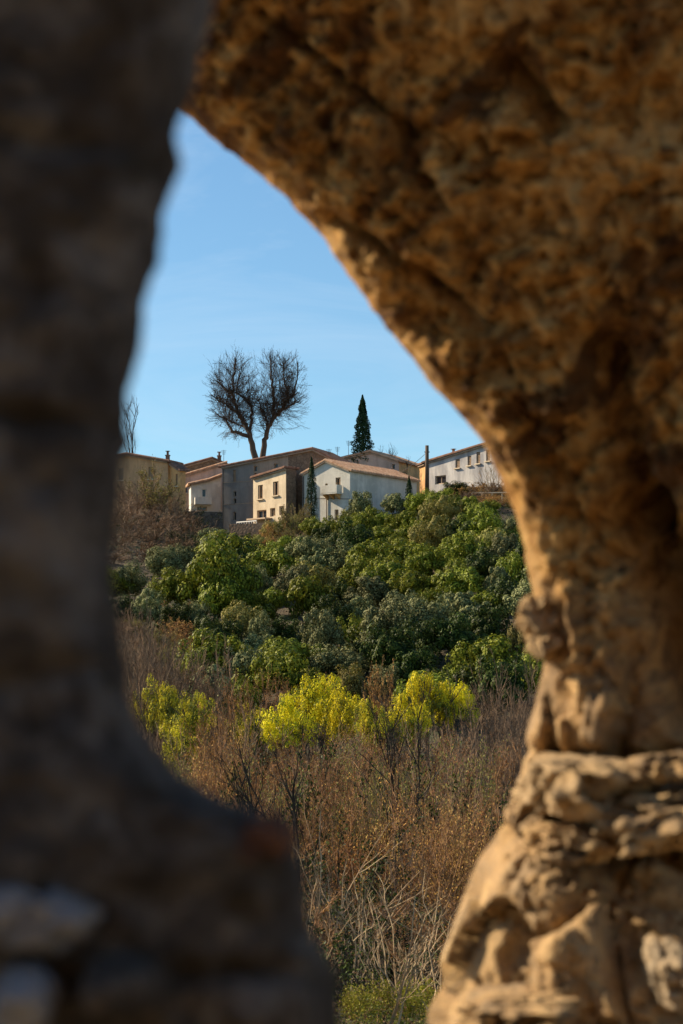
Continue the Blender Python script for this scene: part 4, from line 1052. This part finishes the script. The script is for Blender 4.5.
# ------------------------------------------------------------------ near masonry (left)
pil = [(330,-900),(300,-500),(262,-160),(225,-30),(213,0),(204,45),(190,92),(177,118),(171,170),(163,232),(150,290),(141,330),(131,390),(126,450),(117,505),(109,545),(110,600),(118,655),(129,705),(151,745),(182,778),(218,798),(262,812),(294,842),(304,885),(310,930),(332,968),(341,1010),(343,1060),(345,1200),(348,1800),(350,3200),(350,6000)]
def pillar():
    YP = 1.2; ns = 300; E = smooth_curve(pil, 1400)
    # resample: dense where in view
    E = np.concatenate([E[:130:10], E[130:520], E[520::20]])
    ns = len(E); tin = np.r_[np.linspace(0, .06, 18), np.linspace(.065, .75, 110), np.linspace(.8, 1.5, 8)]
    V = []; tout = [(1.3, .62), (.5, .60), (.2, .55), (.06, .35), (.01, .12)]; W = len(tin) + len(tout)
    for i in range(ns):
        ex, ez = X_(E[i, 0], YP), Z_(E[i, 1], YP)
        for o, bk in tout:
            k = (YP + bk) / YP; V.append((ex * (k if ex < 0 else 1) - o - .02, YP + bk, ez * 1.0))
        for t in tin:
            f = math.sqrt(max(0, 1 - (1 - min(1, t / .04)) ** 2)); p = Vector((ex - t, YP - .05 * f - .10 * t, ez))
            a = .014 * fbm(p, 9, 5) + .006 * fbm(p, 40, 4)
            row = p.z * 1.0 / .16 + .25 * noise.noise(p * 4); fr = abs((row % 1) - .5) * 2     # courses of rough masonry
            a -= .012 * max(0, fr - .86) / .14
            V.append((p.x - a * .3 * (1 if t < .03 else 0), p.y - a, p.z))
    Fc = [(i * W + j, (i + 1) * W + j, (i + 1) * W + j + 1, i * W + j + 1) for i in range(ns - 1) for j in range(W - 1)]
    o = empty('ruined_wall', (-.8, 1.3, -1.7))
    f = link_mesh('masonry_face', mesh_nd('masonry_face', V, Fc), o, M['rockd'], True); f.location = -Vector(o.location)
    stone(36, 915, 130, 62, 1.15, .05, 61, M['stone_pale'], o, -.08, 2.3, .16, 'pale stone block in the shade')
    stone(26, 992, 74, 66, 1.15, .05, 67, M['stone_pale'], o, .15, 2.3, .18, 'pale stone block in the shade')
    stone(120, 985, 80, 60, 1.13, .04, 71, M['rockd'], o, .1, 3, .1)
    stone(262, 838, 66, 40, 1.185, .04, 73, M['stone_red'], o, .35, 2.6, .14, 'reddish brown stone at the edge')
    tag(o, 'dark shaded rough masonry close to the viewer along the whole left side', 'wall')
pillar()

def bounce_wall():  # out of view, added behind the camera for warm bounce light
    V, Fc = [], []; nx, nz = 120, 60
    for side in (0, 1):
        for j in range(nz + 1):
            for i in range(nx + 1):
                x = -2.6 + 6.4 * i / nx; z = -1.9 + (4.6 + .5 * noise.noise(Vector((x * 1.2, 0, 4)))) * j / nz
                p = Vector((x, 0, z)); y = -2.3 if side == 0 else -2.9
                y += (.05 * fbm(p, 3, 5) + .8 * facet(p, 4, .6)) * (1 if side == 0 else -1); V.append((x, y, z))
    o = (nx + 1) * (nz + 1)
    for j in range(nz):
        for i in range(nx):
            a = j * (nx + 1) + i; Fc.append((a, a + nx + 1, a + nx + 2, a + 1)); Fc.append((o + a, o + a + 1, o + a + nx + 2, o + a + nx + 1))
    for i in range(nx): a = nz * (nx + 1) + i; Fc.append((a, o + a, o + a + 1, a + 1))
    for j in range(nz):
        a = j * (nx + 1); Fc.append((a, o + a, o + a + nx + 1, a + nx + 1)); a += nx; Fc.append((a, a + nx + 1, o + a + nx + 1, o + a))
    ob = link_mesh('ruined_wall', mesh_nd('ruined_wall', V, Fc), None, M['rockl'], True)
    tag(ob, 'unseen ochre wall added behind the viewer to bounce warm light', 'wall')
bounce_wall()

# ------------------------------------------------------------------ labels for repeats
KN = dict(oak=('glossy green tree', 'tree', 'evergreen trees on the slope'), dark=('dark green tree', 'tree', 'evergreen trees on the slope'), olive=('silvery grey-green tree', 'tree', 'evergreen trees on the slope'),
          pale=('yellowish shrub', 'shrub', 'evergreen trees on the slope'), mimosa_bright=('bright yellow flowering mimosa', 'mimosa', 'flowering mimosas'), mimosa_dull=('duller yellow-green mimosa', 'mimosa', 'flowering mimosas'),
          rust=('russet shrub with dry leaves', 'shrub', 'bare shrubs of the thicket'), tan=('orange-tan dry shrub', 'shrub', 'bare shrubs of the thicket'), grey=('leafless grey shrub', 'shrub', 'bare shrubs of the thicket'),
          brush=('leafless grey bush', 'bush', 'grey brush on the banks'), brusho=('half-bare bush with yellowish leaves', 'bush', 'grey brush on the banks'), brusht=('rusty tan half-bare bush', 'bush', 'grey brush on the banks'), wisp=('wispy pinkish-grey leafless bush', 'bush', 'grey brush on the banks'),
          darkt=('dark thorny shrub', 'shrub', 'bare shrubs of the thicket'), olivet=('olive-tinged shrub', 'shrub', 'bare shrubs of the thicket'), bramble=('low green bramble', 'bramble', 'brambles at the bottom'),
          lime=('yellow-green upright plant', 'plant', 'young plants above the brambles'))
KN['pale_sap'] = ('pale upright sapling', 'sapling', 'pale bare saplings')
ORD = ['leftmost', 'second from left', 'third from left', 'fourth from left', 'fifth from left', 'sixth from left', 'seventh from left', 'eighth from left', 'ninth from left', 'tenth from left', 'eleventh from left', 'twelfth from left',
       'thirteenth from left', 'fourteenth from left', 'fifteenth from left', 'sixteenth from left', 'seventeenth from left', 'eighteenth from left', 'nineteenth from left', 'twentieth from left']
BANDS = [(538, 'just below the houses'), (562, 'high on the hillside'), (590, 'on the upper hillside'), (618, 'at mid hillside'), (648, 'on the lower hillside'), (700, 'at the hillside foot'),
         (760, 'level with the mimosas'), (790, 'just below the mimosas'), (835, 'mid thicket'), (880, 'in the lower thicket'), (1100, 'at the bottom of the opening')]
cells = {}
for o, k, px, py in PLACED:
    nm = o.name.split('.')[0]
    if nm == 'bare_sapling': k = 'pale_sap'
    bi = next(i for i, b in enumerate(BANDS) if py < b[0])
    cells.setdefault((k, bi), []).append((px, o))
for (k, bi), L in cells.items():
    ds, cat, grp = KN[k]; L.sort(key=lambda a: a[0])
    for i, (px, o) in enumerate(L):
        o['label'] = (ds + ', ' + ORD[min(i, 19)] + ' of those ' + BANDS[bi][1]) if len(L) > 1 else 'the only ' + ds + ' ' + BANDS[bi][1]
        o['category'] = cat; o['group'] = grp

# ------------------------------------------------------------------ light, sky, camera
sc = bpy.context.scene
SUN_EL = 32.; S = Vector((-.90, .34, 0)).normalized()      # toward the sun: left and a little beyond
S = Vector((S.x * math.cos(R(SUN_EL)), S.y * math.cos(R(SUN_EL)), math.sin(R(SUN_EL))))
w = bpy.data.worlds.new('World'); sc.world = w; w.use_nodes = True
nt = w.node_tree; bg = nt.nodes['Background']; sky = nt.nodes.new('ShaderNodeTexSky'); sky.sky_type = 'NISHITA'
sky.sun_disc = False; sky.sun_elevation = R(SUN_EL); sky.sun_rotation = math.atan2(S.x, S.y)
sky.altitude = 200; sky.air_density = 1.0; sky.dust_density = .15; sky.ozone_density = 1.2
tcw = nt.nodes.new('ShaderNodeTexCoord'); mpw = nt.nodes.new('ShaderNodeMapping'); mpw.inputs['Scale'].default_value = (2.2, 2.2, 9); mpw.inputs['Rotation'].default_value = (0, R(14), 0)
nt.links.new(tcw.outputs['Generated'], mpw.inputs[0]); wisp_ = maprange(nt, noise_n(nt, mpw.outputs[0], 2.2, 7, .62, .6), .48, .78, 0, .30)
nt.links.new(mix(nt, wisp_, mix(nt, 1., sky.outputs[0], (.76, 1.0, 1.10), 'MULTIPLY'), (5.6, 6.6, 7.6)), bg.inputs[0]); bg.inputs[1].default_value = .073
l = bpy.data.lights.new('sun', 'SUN'); l.energy = 5.; l.angle = R(.53); l.color = (1., .82, .58)
lo = bpy.data.objects.new('sun', l); COL.objects.link(lo); lo.rotation_euler = (-S).to_track_quat('-Z', 'Y').to_euler(); lo.location = (-30, 20, 60)

cam = bpy.data.cameras.new('camera'); co = bpy.data.objects.new('camera', cam); COL.objects.link(co)
co.location = (0, 0, 0); co.rotation_euler = (R(90), 0, 0)
cam.sensor_fit = 'VERTICAL'; cam.sensor_height = 36; cam.sensor_width = 24; cam.lens = F * 36 / 1024
cam.shift_y = (HY - 512) / 1024; cam.clip_start = .05; cam.clip_end = 12000
cam.dof.use_dof = True; cam.dof.focus_distance = 190; cam.dof.aperture_fstop = 5.6
sc.camera = co
sc.view_settings.view_transform = 'Standard'; sc.view_settings.look = 'None'; sc.view_settings.exposure = .88; sc.view_settings.gamma = 1
sc.view_settings.use_curve_mapping = False
sc.render.engine = 'CYCLES'; sc.cycles.use_denoising = True; sc.cycles.max_bounces = 6; sc.cycles.diffuse_bounces = 4
sc.cycles.use_adaptive_sampling = True; sc.cycles.adaptive_threshold = .015
for k in list(protos_used):
    if not protos_used[k]: bpy.data.objects.remove(protos[k])
